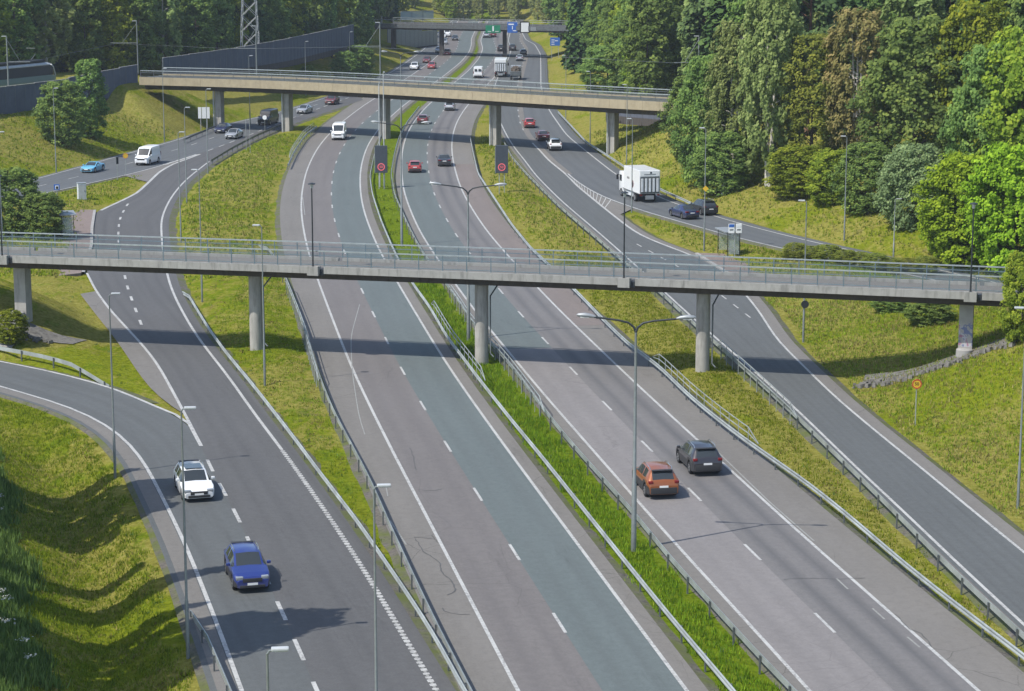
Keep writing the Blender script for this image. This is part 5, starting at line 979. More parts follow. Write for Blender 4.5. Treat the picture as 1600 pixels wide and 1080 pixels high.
def car_kit(kind):
    if kind in CARMESH: return CARMESH[kind]
    L, W, st, cowl, rf, rrr, tail, fw, rw, wr, cl = KIND[kind]; g, xs, rings = car_meshes(kind); K = {}
    K['body'] = weld(g['body'], 'body', [MAT['car_white'], MAT['plastic']])
    for a, b in (('windscreen', 'windscreen'), ('rear_window', 'rear_window'), ('side_window_l', 'side_window'), ('side_window_r', 'side_window')): K[a] = (b, weld(g[a], b, [MAT['car_glass']]))
    K['wheel'] = wheel_meshes(wr); half = W / 2; st = np.array(st); F_ = L / 2; zf = st[1, 1]; zr = st[-2, 1]; parts = []
    for s in (-1, 1):
        m = MB(); m.add(*bevel_box((F_ - .16, s * half * .68, zf - .07), (.30, .36, .17), .04)); parts.append(('headlight', m.mesh('headlight', MAT['head_lamp'], 40)))
        if kind == 'van': c = (-F_ + .03, s * half * .90, 1.15); d = (.08, .12, .50)
        elif kind == 'sedan' or kind == 'sport': c = (-F_ + .09, s * half * .70, zr - .09); d = (.20, .40, .15)
        else: c = (-F_ + .13, s * half * .80, zr - .01); d = (.24, .26, .15)
        m = MB(); m.add(*bevel_box(c, d, .03)); parts.append(('taillight', m.mesh('taillight', MAT['tail_red'], 40)))
        xm = F_ - (cowl + .05) * L; zm = np.interp(cowl + .06, st[:, 0], st[:, 2]) + .07; m = MB(); m.add(*bevel_box((xm, s * (half + .09), zm), (.13, .20, .15), .04)); parts.append(('mirror', m.mesh('mirror', MAT['car_white'], 40)))
    m = MB(); m.add(*bevel_box((F_ - .012, 0, zf - .17), (.07, half * 1.05, .19), .02)); parts.append(('grille', m.mesh('grille', MAT['plastic'], 40)))
    m = MB(); m.add(*bevel_box((F_ - .01, 0, .34), (.09, half * 1.35, .14), .03)); parts.append(('front_bumper', m.mesh('front_bumper', MAT['plastic'], 40)))
    m = MB(); m.add(*bevel_box((-F_ + .01, 0, .42 if kind != 'suv' else .50), (.10, half * 1.62, .26 if kind != 'suv' else .36), .03)); parts.append(('rear_bumper', m.mesh('rear_bumper', MAT['plastic'], 40)))
    m = MB(); m.box((F_ + .035, 0, .47), (.02, .50, .11)); parts.append(('number_plate', m.mesh('number_plate', MAT['plate'])))
    m = MB(); m.box((-F_ - .012, 0, .74 if kind not in ('sport',) else .55), (.03, .50, .11)); parts.append(('number_plate', m.mesh('number_plate', MAT['plate'])))
    if kind in ('suv', 'estate', 'crossover', 'hatch'):
        x1 = F_ - (rrr + .015) * L; zt = float(np.interp(rrr, st[:, 0], st[:, 1])); m = MB(); m.add(*bevel_box((x1, 0, zt + .01), (.26, half * 1.25, .05), .02)); parts.append(('spoiler', m.mesh('spoiler', MAT['plastic'], 40)))
    if kind in ('suv', 'estate', 'crossover'):
        for s in (-1, 1):
            x0 = F_ - (rf + .05) * L; x1 = F_ - (rrr - .03) * L; zt = st[:, 1].max(); m = MB(); m.tube([(x0, s * half * .66, zt - .05), (x0 - .15, s * half * .68, zt + .045), (x1 + .15, s * half * .68, zt + .03), (x1, s * half * .66, zt - .08)], .022, 6); parts.append(('roof_rail', m.mesh('roof_rail', MAT['chrome'], 40)))
    K['parts'] = parts; CARMESH[kind] = K; return K
def put(name, me, parent, paintm=None, loc=None):
    o = link(name, me, parent, loc)
    if paintm and len(o.material_slots): o.material_slots[0].link = 'OBJECT'; o.material_slots[0].material = paintm
    return o
def car(kind, colour, x, y, deg, label):
    K = car_kit(kind); L, W, st, cowl, rf, rrr, tail, fw, rw, wr, cl = KIND[kind]; pm = MAT['car_' + colour]
    o = empty({'van': 'van'}.get(kind, 'car'), (x, y, 0.026), math.radians(deg)); tag(o, label, {'van': 'van'}.get(kind, 'car'), 'cars and vans on the roads')
    put('body', K['body'], o, pm)
    for a in ('windscreen', 'rear_window', 'side_window_l', 'side_window_r'): put(K[a][0], K[a][1], o)
    for nm, me in K['parts']:
        if y > 420 and nm in ('mirror', 'roof_rail', 'grille', 'front_bumper'): continue
        put(nm, me, o, pm if nm == 'mirror' else None)
    ty, ri, gp = K['wheel']
    for c in (fw, rw):
        for s in (-1, 1):
            w = empty('wheel', ((.5 - c) * L, s * (W / 2 - .13), wr)); w.parent = o; link('tyre', ty, w); link('rim', ri, w)
            if y < 250: link('rim_spokes', gp, w)
    return o
cars = [car(*c) for c in CARS]
# panoramic roof glass of the white estate car
K = KIND['estate']; m = MB(); m.add(*bevel_box((4.68 * (.5 - .56), 0, 1.478), (1.15, .98, .016), .006)); m.build('roof_glass', MAT['car_glass'], cars[0])
# lettering free lorry builder
def lorry(name, x, y, deg, label, L=8.4, boxc='car_white', detail=True):
    o = empty(name, (x, y, .03), math.radians(deg)); tag(o, label, 'lorry'); W = 2.5; h0, h1 = 1.05, 3.75; cabL = 1.9; bx0 = -L / 2; bx1 = L / 2 - cabL - .25
    m = MB(); m.box(((bx0 + L / 2 - .3) / 2, 0, .82), (L - .6, .9, .25)); m.build('chassis', MAT['plastic'], o)
    m = MB(); m.add(*bevel_box(((bx0 + bx1) / 2, 0, (h0 + h1) / 2), (bx1 - bx0, W, h1 - h0), .04)); b = m.build('cargo_box', MAT[boxc], o)
    m = MB(); m.add(*bevel_box((L / 2 - cabL / 2, 0, 1.75), (cabL, 2.35, 2.35), .16)); c = m.build('cab', MAT['car_white'], o, 40)
    m = MB(); m.add(*bevel_box((L / 2 - .02, 0, 2.15), (.1, 2.1, .9), .04)); m.build('windscreen', MAT['car_glass'], c)
    for s in (-1, 1):
        m = MB(); m.add(*bevel_box((L / 2 - .75, s * 1.16, 2.15), (.85, .06, .75), .02)); m.build('side_window', MAT['car_glass'], c); m = MB(); m.add(*bevel_box((L / 2 - .15, s * 1.4, 2.2), (.15, .25, .6), .04)); m.build('mirror', MAT['black'], c)
        m = MB(); m.box(((bx0 + bx1) / 2 + .3, s * (W / 2 + .004), h0 - .0), (bx1 - bx0, .03, .10)); m.build('side_rail', MAT['galv_dark'], o)
        m = MB(); m.box(((bx0 + bx1) / 2 + .9, s * 1.12, .72), (2.6, .06, .5)); m.build('side_guard', MAT['steel_light'], o)
        m = MB(); m.box((bx0 - .01, s * 1.05, .92), (.06, .28, .14)); m.build('taillight', MAT['tail_red'], o)
    for k, n in enumerate((-2, -1, 0, 1, 2)):      # ribs of the folded tail lift
        m = MB(); m.add(*bevel_box((bx0 - .09, n * .46 , 2.05), (.10, .26, 1.55), .03)); m.build('tail_lift_rib', MAT['steel_light'], o)
    m = MB(); m.box((bx0 - .035, 0, 2.05), (.05, 2.3, 1.9)); m.build('tail_lift', MAT['galv_dark'], o); m = MB(); m.add(*bevel_box((bx0 - .03, 0, 3.38), (.05, 2.36, .62), .02)); d = m.build('rear_header', MAT['sign_white'], o)
    m = MB(); m.add(*bevel_box((bx0 - .05, 0, .62), (.12, 1.0, .45), .02)); m.build('rear_bumper', MAT['sign_back'], o)
    if detail:
        m = MB(); m.box((bx0 - .062, 0, 3.3), (.012, 1.4, .10)); m.build('print_line', MAT['sign_back'], d); m = MB(); m.box((bx0 - .062, -.12, 3.48), (.012, .22, .2)); m.build('emblem', MAT['pole_dark'], d)
        for s in (1,):
            m = MB(); m.disc((bx0 + 2.6, s * (W / 2 + .008), 1.95), (0, 1, 0), .42, .012, 24); e = m.build('round_emblem', MAT['car_darkred'], b); m = MB(); m.disc((bx0 + 2.6, s * (W / 2 + .018), 1.95), (0, 1, 0), .22, .012, 20); m.build('emblem_centre', MAT['car_graphite'], e)
            m = MB(); m.add([(bx0 + 2.75 + a, s * (W / 2 + .009), 2.9 + b_) for a, b_ in ((0, -.35), (.25, -.3), (.2, .1), (.02, .35))], [(0, 1, 2, 3), (3, 2, 1, 0)]); m.build('print_mark', MAT['sign_back'], b); m = MB(); m.box((bx0 + 4.3, s * (W / 2 + .008), 2.5), (.9, .012, .26)); m.build('print_line', MAT['wall_cap'], b)
    ty, ri, gp = wheel_meshes(.48, .32)
    for cx in (L / 2 - 1.0, bx0 + 1.9, ):
        for s in (-1, 1): w = empty('wheel', (cx, s * 1.05, .48)); w.parent = o; link('tyre', ty, w); link('rim', ri, w)
    return o
lorry('lorry', *LORRY, 'white box lorry with ribbed tail lift on the right branch road', 8.2)
lorry('lorry', *FARLORRY, 'far lorry with white roof and grey rear behind the tram bridge', 9.0, 'car_white', False)
# tipper with a leafy brown load
x, y, dg = LOADLORRY; o = empty('lorry', (x, y, .03), math.radians(dg)); tag(o, 'far lorry with a heaped dark brown load beside the white-roofed lorry', 'lorry')
m = MB(); m.add(*bevel_box((2.2, 0, 1.6), (1.8, 2.2, 2.2), .15)); m.build('cab', MAT['sign_back'], o); m = MB(); m.add(*bevel_box((-.8, 0, 1.3), (4.0, 2.2, .9), .05)); m.build('tipper_body', MAT['galv_dark'], o)
bm = bmesh.new(); bmesh.ops.create_icosphere(bm, subdivisions=3, radius=1.0)
for v in bm.verts: n = 1 + .22 * math.sin(v.co.x * 9 + v.co.z * 7) * math.cos(v.co.y * 8); v.co = Vector((v.co.x * 1.8 * n - .8, v.co.y * 1.0 * n, 1.75 + v.co.z * 1.0 * n))
me_ = bpy.data.meshes.new('load'); bm.to_mesh(me_); bm.free(); me_.materials.append(MAT['bark']); link('load', me_, o)
ty, ri, gp = wheel_meshes(.45, .3)
for cx in (1.9, -1.6):
    for s in (-1, 1): w = empty('wheel', (cx, s * .95, .45)); w.parent = o; link('tyre', ty, w); link('rim', ri, w)
# ---------------------------------------------------------------- tram behind the noise wall
td = np.array([WALL1[1] - WALL1[2]]).ravel(); td = td / np.linalg.norm(td); ta = math.atan2(-td[1], -td[0])
tx, ty_ = TRAMP
tr = empty('tram', (float(tx), float(ty_), 7.7), ta); tag(tr, 'low-floor tram with dark windows and white roof edge behind the noise wall', 'tram')
def loft(secs, name, mat, parent, ang=40):
    m = MB(); n = len(secs[0]); V = [p for s in secs for p in s]; F = [(i * n + k, i * n + (k + 1) % n, (i + 1) * n + (k + 1) % n, (i + 1) * n + k) for i in range(len(secs) - 1) for k in range(n)] + [tuple(range(n))[::-1], tuple(range((len(secs) - 1) * n, len(secs) * n))]
    return m.add(V, F).build(name, mat, parent, ang)
def tsec(x, w, z0, z1, c=.25): return [(x, -w, z0), (x, w, z0), (x, w, z1 - c), (x, w - c, z1), (x, -w + c, z1), (x, -w, z1 - c)]
loft([tsec(-26, 1.2, .3, 1.25, .03), tsec(-1.2, 1.2, .3, 1.25, .03), tsec(.0, 1.15, .35, 1.2, .03), tsec(.9, .95, .4, 1.1, .03)], 'lower_body', MAT['car_tram'], tr)
loft([tsec(-26, 1.2, 1.26, 2.75, .03), tsec(-1.2, 1.2, 1.26, 2.75, .03), tsec(.0, 1.12, 1.22, 2.75, .03), tsec(.78, .92, 1.14, 1.9, .03)], 'window_band', MAT['car_glass'], tr)
loft([tsec(-26, 1.2, 2.76, 3.2, .3), tsec(-1.6, 1.2, 2.76, 3.2, .3), tsec(-.4, 1.05, 2.76, 3.0, .2)], 'roof', MAT['lamp_white'], tr)
loft([tsec(-24, 1.02, 3.21, 3.62, .1), tsec(-1.9, 1.0, 3.21, 3.62, .1)], 'roof_equipment', MAT['black'], tr)
for yy in (-1.14, 1.14): m = MB(); m.tube([(-.55, yy, 2.8), (.05, yy * .98, 2.4), (.75, yy * .84, 1.2)], .13, 6); m.build('front_pillar', MAT['lamp_white'], tr)
m = MB(); m.tube([(-4.2, 0, 3.5), (-2.8, 0, 4.5), (-4.0, 0, 5.4)], .05, 6); m.tube([(-4.0, -.8, 5.4), (-4.0, .8, 5.4)], .04, 6); m.build('pantograph', MAT['galv_dark'], tr)
for yy in (-.62, .62): m = MB(); m.add(*bevel_box((.92, yy, .85), (.08, .3, .18), .03)); m.build('headlight', MAT['head_lamp'], tr)
# ---------------------------------------------------------------- trees
def leaf_mesh(name, C, N, size, aspect, tint, mat, droop=0.0):
    """C: leaf centres (n,3), N: facing directions; builds one quad per leaf."""
    n = len(C); r = RNG.normal(size=(n, 3)); N = N + 0.55 * r; N /= np.linalg.norm(N, axis=1)[:, None] + 1e-9
    up = np.tile([0, 0, 1.0], (n, 1)) + (0.35 if droop else 0.9) * RNG.normal(size=(n, 3)); A = np.cross(N, up); A /= np.linalg.norm(A, axis=1)[:, None] + 1e-9; B = np.cross(A, N)
    s = (size * (0.6 + 0.8 * RNG.random(n)))[:, None]; A = A * s; B = B * s * aspect
    V = np.stack([C - A * .5 - B, C + A * .5 - B, C + A + B * .15, C + B, C - A + B * .15], 1).reshape(-1, 3)
    I = np.arange(n) * 5; F = np.stack([I, I + 1, I + 2, I + 3, I + 4], 1)
    me = bpy.data.meshes.new(name); me.vertices.add(len(V)); me.vertices.foreach_set('co', V.astype(np.float32).ravel()); me.loops.add(F.size); me.loops.foreach_set('vertex_index', F.ravel().astype(np.int32)); me.polygons.add(n); me.polygons.foreach_set('loop_start', (np.arange(n) * 5).astype(np.int32)); me.update()
    a = me.attributes.new('tint', 'FLOAT', 'FACE'); a.data.foreach_set('value', np.clip(tint, 0, 1).astype(np.float32)); me.materials.append(mat); return me
def trunk_mesh(name, h, r, limbs, mat, lean=0.03, stems=1):
    m = MB(); g = random.Random(int(h * 97 + r * 991))
    for s in range(stems):
        a0 = g.random() * 6.28; off = 0.0 if stems == 1 else .35; lx, ly = (g.random() - .5) * lean * h * stems, (g.random() - .5) * lean * h * stems
        P = [(math.cos(a0) * off + lx * t, math.sin(a0) * off + ly * t * t, h * t * .93 - .3 * (t == 0)) for t in (0, .25, .5, .75, 1)]; m.tube(P, [r, r * .8, r * .6, r * .36, r * .06], 7)
    for z, a, l in limbs: m.tube([(0, 0, z), (math.cos(a) * l * .5, math.sin(a) * l * .5, z + l * .28), (math.cos(a) * l, math.sin(a) * l, z + l * .42)], [r * .32, r * .2, r * .03], 5)
    return m.mesh(name, mat, 60)
def broadleaf(name, h, rad, base, clumps, per, size, mat, bark, shape=0.5, aspect=0.7, seed=1, hang=0.0, stems=1, crs=0.2):
    g = np.random.default_rng(seed); C = []; N = []; T = []; limbs = []
    lob = g.random((7, 4))
    for k in range(clumps):
        t = g.random() ** 0.85; z = base + (h - base) * t
        prof = math.sin(math.pi * min(1, (t * (1 - shape) + shape * .55) ** .8 if t < .5 else t)) if False else (math.sqrt(max(0.02, 1 - ((t - (.36 + .1 * shape)) / (.70 if t > .4 else .52)) ** 2)))
        th = g.random() * 2 * math.pi; lobf = 1 + .22 * math.sin(3 * th + 6 * lob[0, 0]) * math.cos(5 * t + 6 * lob[1, 0]) + .14 * math.sin(5 * th + 9 * t + lob[2, 0] * 6)
        rr = rad * prof * lobf * math.sqrt(.42 + .58 * g.random()); c = np.array([math.cos(th) * rr, math.sin(th) * rr, z]); rc = rad * (crs * .7 + crs * .6 * g.random()) * (.75 + .4 * prof)
        q = g.normal(size=(per, 3)); q /= np.linalg.norm(q, axis=1)[:, None]; q *= (g.random(per) ** .4)[:, None]; q[:, 2] *= .75
        if hang: q[:, :2] *= .55; q[:, 2] = q[:, 2] * 1.5 - .5 * hang
        C.append(c + q * rc); out = np.array([math.cos(th), math.sin(th), .75]); N.append(out * .55 + q * .8 + np.array([-.50, -.45, .60])); T.append(.5 + .30 * (g.random() - .5) * 2 + .18 * g.normal(size=per) + .12 * q[:, 2])
        if k % 9 == 0 and rr > rad * .3: limbs.append((max(base * .7, z - rr * .7), th, rr * .9))
    cm = leaf_mesh(name + '_crown', np.vstack(C), np.vstack(N), size, aspect, np.concatenate(T), mat, hang); tm = trunk_mesh(name + '_trunk', h, max(.10, h * .012 + .03), limbs[:14], bark, stems=stems); return cm, tm, h, rad
def conifer(name, h, rad, mat, bark, seed=2, size=.34, base=.08, whorls=34, per=24):
    g = np.random.default_rng(seed); C = []; N = []; T = []
    for k in range(whorls):
        t = base + (1 - base) * (k / whorls) ** .9; L = rad * (1 - t) ** .85 + .15; nb = 9 if t < .8 else 5; cl = g.random()
        for b in range(nb):
            th = 2 * math.pi * (b + g.random() * .7) / nb + k; l = L * (.75 + .4 * g.random()); u = np.linspace(.12, 1, max(3, int(per * l / rad)))[:, None]; d = np.array([math.cos(th), math.sin(th), 0]); w = np.array([-d[1], d[0], 0])
            p = d * u * l + np.array([0, 0, 1]) * (h * t - .30 * l * u + .10 * l * u * u) + w * g.normal(size=(len(u), 1)) * .16 * l * (1.1 - u) + np.array([0, 0, 1]) * g.normal(size=(len(u), 1)) * .10
            C.append(p); N.append(np.tile(d * .5 + np.array([-.35, -.35, .8]), (len(u), 1))); T.append(.35 + .35 * cl * g.random() + .35 * u.ravel() ** 2 + .1 * g.normal(size=len(u)))
    cm = leaf_mesh(name + '_crown', np.vstack(C), np.vstack(N), size, 1.1, np.concatenate(T), mat, .0); return cm, trunk_mesh(name + '_trunk', h, h * .011 + .05, [], bark), h, rad
P_ = {
 'maple': broadleaf('maple', 12, 3.4, .25, 520, 40, 0.135, MAT['leaf_maple'], MAT['bark'], seed=11, crs=0.155), 'maple_light': broadleaf('maple_light', 12, 3.4, .25, 520, 40, 0.135, MAT['leaf_light'], MAT['bark'], seed=12, crs=0.155),
 'maple_dark': broadleaf('maple_dark', 12, 4.6, .3, 420, 36, 0.16, MAT['leaf_dark'], MAT['bark'], seed=13, crs=0.15), 'maple_tall': broadleaf('maple_tall', 12, 2.2, .25, 380, 38, 0.125, MAT['leaf_maple'], MAT['bark'], seed=14, crs=0.2),
 'lime': broadleaf('lime', 12, 4.6, .2, 700, 36, 0.15, MAT['leaf_lime'], MAT['bark'], seed=15, crs=0.12), 'willow': broadleaf('willow', 10, 4.2, .2, 520, 34, 0.115, MAT['leaf_willow'], MAT['bark'], seed=16, aspect=1.2, crs=0.14),
 'birch': broadleaf('birch', 20, 3.4, 2.2, 560, 36, 0.115, MAT['leaf_birch'], MAT['bark_birch'], seed=17, aspect=1.5, hang=1.0, stems=2, crs=0.19), 'brown_birch': broadleaf('brown_birch', 19, 3.6, 4.0, 400, 32, 0.115, MAT['leaf_brown'], MAT['bark_birch'], seed=18, aspect=1.4, hang=.9, stems=3, crs=0.18),
 'olive': broadleaf('olive', 14, 3.2, 1.6, 460, 36, 0.125, MAT['leaf_olive'], MAT['bark'], seed=19, crs=0.16), 'spruce': conifer('spruce', 22, 3.0, MAT['needle'], MAT['bark'], 20), 'spruce_slim': conifer('spruce_slim', 24, 2.2, MAT['needle'], MAT['bark'], 21, .30, .06, 40, 20),
 'pine': broadleaf('pine', 20, 3.0, 9.5, 70, 60, .22, MAT['needle_pine'], MAT['bark_pine'], seed=22, aspect=1.0, crs=.30),
 'wood_sunlit': broadleaf('wood_sunlit', 18, 3.6, 1.0, 330, 26, 0.23, MAT['leaf_sunlit'], MAT['bark_birch'], seed=31, crs=.17),  # far tree with sunlight put into its leaf colour
 'wood_maple': broadleaf('wood_maple', 18, 4.0, 2.0, 360, 28, 0.22, MAT['leaf_maple'], MAT['bark'], seed=23, crs=0.17), 'wood_light': broadleaf('wood_light', 18, 3.8, 2.0, 360, 28, 0.22, MAT['leaf_light'], MAT['bark'], seed=24, crs=0.17), 'wood_birch': broadleaf('wood_birch', 20, 3.2, 3.0, 320, 28, 0.19, MAT['leaf_birch'], MAT['bark_birch'], seed=25, aspect=1.4, hang=.8, crs=0.18),
}
def tree(kind, x, y, h, r, label, group=None, cat='tree', rz=None):
    cm, tm, H_, R_ = P_[kind]; o = empty({'lime': 'bush', 'willow': 'bush'}.get(kind, 'bush' if h < 8.5 else 'tree'), (x, y, gz(x, y) - .15), (random.random() - .5) * 1.1 if rz is None else rz); o.scale = (r / R_, r / R_, h / H_)
    link('crown', cm, o); link('trunk', tm, o); tag(o, label, 'bush' if h < 8.5 else 'tree', group); return o
for k, x, y, h, r, lb in TREES: tree(k, x, y, h, r, lb, 'trees and bushes near the roads')
# trees on the bank at the lower left, just outside the view, whose shadows fall across the slope
for k, x, y, h, r in (('birch', -31.0, 117.5, 17.5, 2.8), ('wood_birch', -32.0, 113.0, 17, 2.3), ('spruce', -33.5, 121.5, 16, 2.0), ('spruce_slim', -30.0, 98.0, 25, 1.7), ('spruce_slim', -31.0, 102.0, 17, 1.4), ('birch', -28.0, 88.0, 27, 3.2), ('spruce', -30.5, 92.0, 23, 2.0)):
    tree(k, x, y, h, r, 'tree on the bank left of the merging lane, outside the left edge', 'trees on the near left bank')
# front rows of the woods: individual trees
ORD = 'first second third fourth fifth sixth seventh eighth ninth tenth eleventh twelfth thirteenth fourteenth fifteenth'.split()
def front(label, group, spots):
    spots = sorted(spots, key=lambda q: q[1] / q[2])
    for i_, (k, x, y, h, r) in enumerate(spots): tree(k, x, y, h * (.9 + .2 * random.random()), r * (.9 + .25 * random.random()), (label if len(spots) > 15 else '%s from the left, %s' % (ORD[i_], label)), group)
front('leafy tree in the row behind the tram line', 'trees behind the tram line', [(('wood_maple', 'wood_light', 'wood_maple', 'wood_birch')[i % 4], -88 + i * 3.9 + random.random() * 2, 346 + i * 6.0 + random.random() * 5, 14 + 4 * random.random(), 3.6) for i in range(9)])
front('dark conifer rising behind the leafy tram line row', 'spruces behind the tram line', [(('spruce', 'pine', 'spruce')[i % 3], -96 + i * 4.4 + random.random() * 3, 352 + i * 6.5 + random.random() * 8, 23 + 4 * random.random(), 3.0) for i in range(11)])
front('tree in the row behind the long noise wall', 'trees behind the far noise wall', [(('wood_maple', 'wood_light', 'spruce', 'wood_maple')[i % 4], -54 + i * 1.6 + 1.2 * random.random(), 412 + i * 8.0, 17 + 5 * random.random(), 3.4) for i in range(13)])
front('leafy tree at the wood edge right of the far road', 'trees right of the far road', [(('wood_maple', 'wood_light', 'wood_maple')[i % 3], 20.5 + 1.8 * random.random() - i * .2, 345 + i * 13, 13 + 5 * random.random(), 3.6) for i in range(15)])
front('dark conifer behind the wood edge right of the road', 'conifers right of the far road', [(('spruce', 'pine')[i % 2], 27 + 5 * random.random(), 335 + i * 15, 21 + 5 * random.random(), 3.0) for i in range(14)])
front('bush on the slope below the far noise wall', 'bushes on the far left slope', [('maple', -33.5, 452, 6, 2.6), ('maple', -31.5, 462, 7, 3.0), ('maple', -38.6, 425, 4.5, 1.8)])
front('tree standing behind the edge trees of the right bank', 'trees behind the right bank', [(('spruce', 'wood_maple', 'pine', 'spruce', 'wood_birch')[i % 5], 27 + (i % 7) * 5.0 + 2 * random.random(), 300 - (i % 7) * 9 + 16 * (i // 7) + 5 * random.random(), 19 + 5 * random.random(), 3.6) for i in range(21)])
front('pale tree standing beyond the distant road bridge', 'pale trees beyond the distant bridge', [('wood_sunlit', -44, 690, 14, 3.4), ('wood_sunlit', -38, 702, 13, 3.2), ('wood_sunlit', -48, 712, 15, 3.6)])
# woods that read as one mass: trees placed by geometry nodes on scattered points
def woods(name, pts, kinds, hmin, hmax, Hn):
    n = len(pts); me = bpy.data.meshes.new(name); me.from_pydata([(float(x), float(y), (gz(x, y) if (SX0 < x < SX1 and y < SY1) else float(grid_sample(HG, x, y)) + 26 * float(sstep(720, 1000, np.array(y)) - sstep(720, 1000, np.array(float(SY1))))) - .3) for x, y in pts], [], [])
    sc = (hmin + (hmax - hmin) * RNG.random(n)) / Hn; a = me.attributes.new('sc', 'FLOAT', 'POINT'); a.data.foreach_set('value', sc.astype(np.float32)); a = me.attributes.new('rz', 'FLOAT', 'POINT'); a.data.foreach_set('value', ((RNG.random(n) - .5) * 1.2).astype(np.float32))
    o = link(name, me); ng = bpy.data.node_groups.new(name, 'GeometryNodeTree'); ng.interface.new_socket('Geometry', in_out='INPUT', socket_type='NodeSocketGeometry'); ng.interface.new_socket('Geometry', in_out='OUTPUT', socket_type='NodeSocketGeometry')
    N = ng.nodes; gi = N.new('NodeGroupInput'); go = N.new('NodeGroupOutput'); jn = N.new('GeometryNodeJoinGeometry'); idx = N.new('GeometryNodeInputIndex')
    s_ = N.new('GeometryNodeInputNamedAttribute'); s_.data_type = 'FLOAT'; s_.inputs[0].default_value = 'sc'; r_ = N.new('GeometryNodeInputNamedAttribute'); r_.data_type = 'FLOAT'; r_.inputs[0].default_value = 'rz'; cx = N.new('ShaderNodeCombineXYZ'); ng.links.new(r_.outputs[0], cx.inputs[2])
    for i, k in enumerate(kinds):
        src = next(c for t in COL.objects if t.type == 'EMPTY' for c in t.children if c.data == P_[k][0]); src2 = next(c for c in src.parent.children if c.data == P_[k][1])
        md = N.new('FunctionNodeCompare'); md.data_type = 'INT'; md.operation = 'EQUAL'; mm = N.new('ShaderNodeMath'); mm.operation = 'MODULO'; mm.inputs[1].default_value = len(kinds); ng.links.new(idx.outputs[0], mm.inputs[0]); ng.links.new(mm.outputs[0], md.inputs[2]); md.inputs[3].default_value = i
        for sr in (src, src2):
            oi = N.new('GeometryNodeObjectInfo'); oi.inputs[0].default_value = sr; oi.transform_space = 'ORIGINAL'; ip = N.new('GeometryNodeInstanceOnPoints'); ng.links.new(gi.outputs[0], ip.inputs['Points']); ng.links.new(md.outputs[0], ip.inputs['Selection']); ng.links.new(oi.outputs['Geometry'], ip.inputs['Instance']); ng.links.new(cx.outputs[0], ip.inputs['Rotation']); ng.links.new(s_.outputs[0], ip.inputs['Scale']); ng.links.new(ip.outputs[0], jn.inputs[0])
    ng.links.new(jn.outputs[0], go.inputs[0]); md = o.modifiers.new('trees', 'NODES'); md.node_group = ng; return o
def scatter(xa, xb, ya, yb, step, keep):
    out = []
    for y in np.arange(ya, yb, step):
        for x in np.arange(xa, xb, step):
            q = (x + (RNG.random() - .5) * step * .9, y + (RNG.random() - .5) * step * .9)
            if abs(q[0]) < 0.28 * q[1] + 22 and keep(*q): out.append(q)
    return out
lxf = lambda y: float(x_at(LXl, np.array(y)))
wall2x = lambda y: float(np.interp(y, [364, 392, 418, 440, 463, 476, 520, 780], [-62, -54, -48, -45, -42, -41, -33, -22]))
KM = ['wood_maple', 'spruce', 'wood_light', 'wood_maple', 'pine', 'wood_birch', 'wood_maple']
w = woods('woods', scatter(-220, -20, 385, 680, 6.2, lambda x, y: x < wall2x(y) - 7 - .14 * (y - 364) * (y < 420)), KM, 14, 22, 18); tag(w, 'dense mixed woods filling the upper left behind tram line and noise wall', 'woods', kind='stuff')
w = woods('woods', scatter(-20, 230, 352, 690, 6.2, lambda x, y: x > float(x_at(RBr, np.array(y))) + 18 - 9 * float(sstep(420, 470, np.array(y))) + 4 * math.sin(y * .05)), KM, 14, 22, 18); tag(w, 'dense mixed woods right of the far outgoing road', 'woods', kind='stuff')
w = woods('woods', scatter(48, 130, 225, 352, 6.5, lambda x, y: x > 62 - .22 * (y - 225)), ['spruce', 'wood_maple', 'pine', 'spruce'], 15, 21, 18); tag(w, 'woods behind the edge trees of the right bank', 'woods', kind='stuff')
w = woods('woods', scatter(-110, 130, 690, 960, 8.5, lambda x, y: y > 740 or x < -34 or x > 6), ['wood_sunlit', 'wood_sunlit', 'wood_sunlit', 'wood_light'], 9, 15, 18); tag(w, 'pale sunlit trees closing the view beyond the distant road bridge', 'woods', kind='stuff')
w = woods('woods', scatter(44, 120, 118, 226, 6.5, lambda x, y: x > 50 - .02 * (y - 118) and abs((x * BR_N[0] + (y - BR_A[1]) * BR_N[1]) - 2.35) > 7), ['wood_light', 'wood_maple', 'wood_birch'], 12, 18, 18); tag(w, 'leafy woods on the near right slope beyond the right edge', 'woods', kind='stuff')
# hedge of low shrubs behind the right part of the footbridge
for i in range(9):
    t = i / 8; tree('olive', 26.5 + 11.5 * t, 207.5 - 4.0 * t + .6 * random.random(), 1.5 + .4 * random.random(), 1.25, '%s low shrub from the left in the hedge behind the footbridge' % ORD[i], 'hedge behind the footbridge')
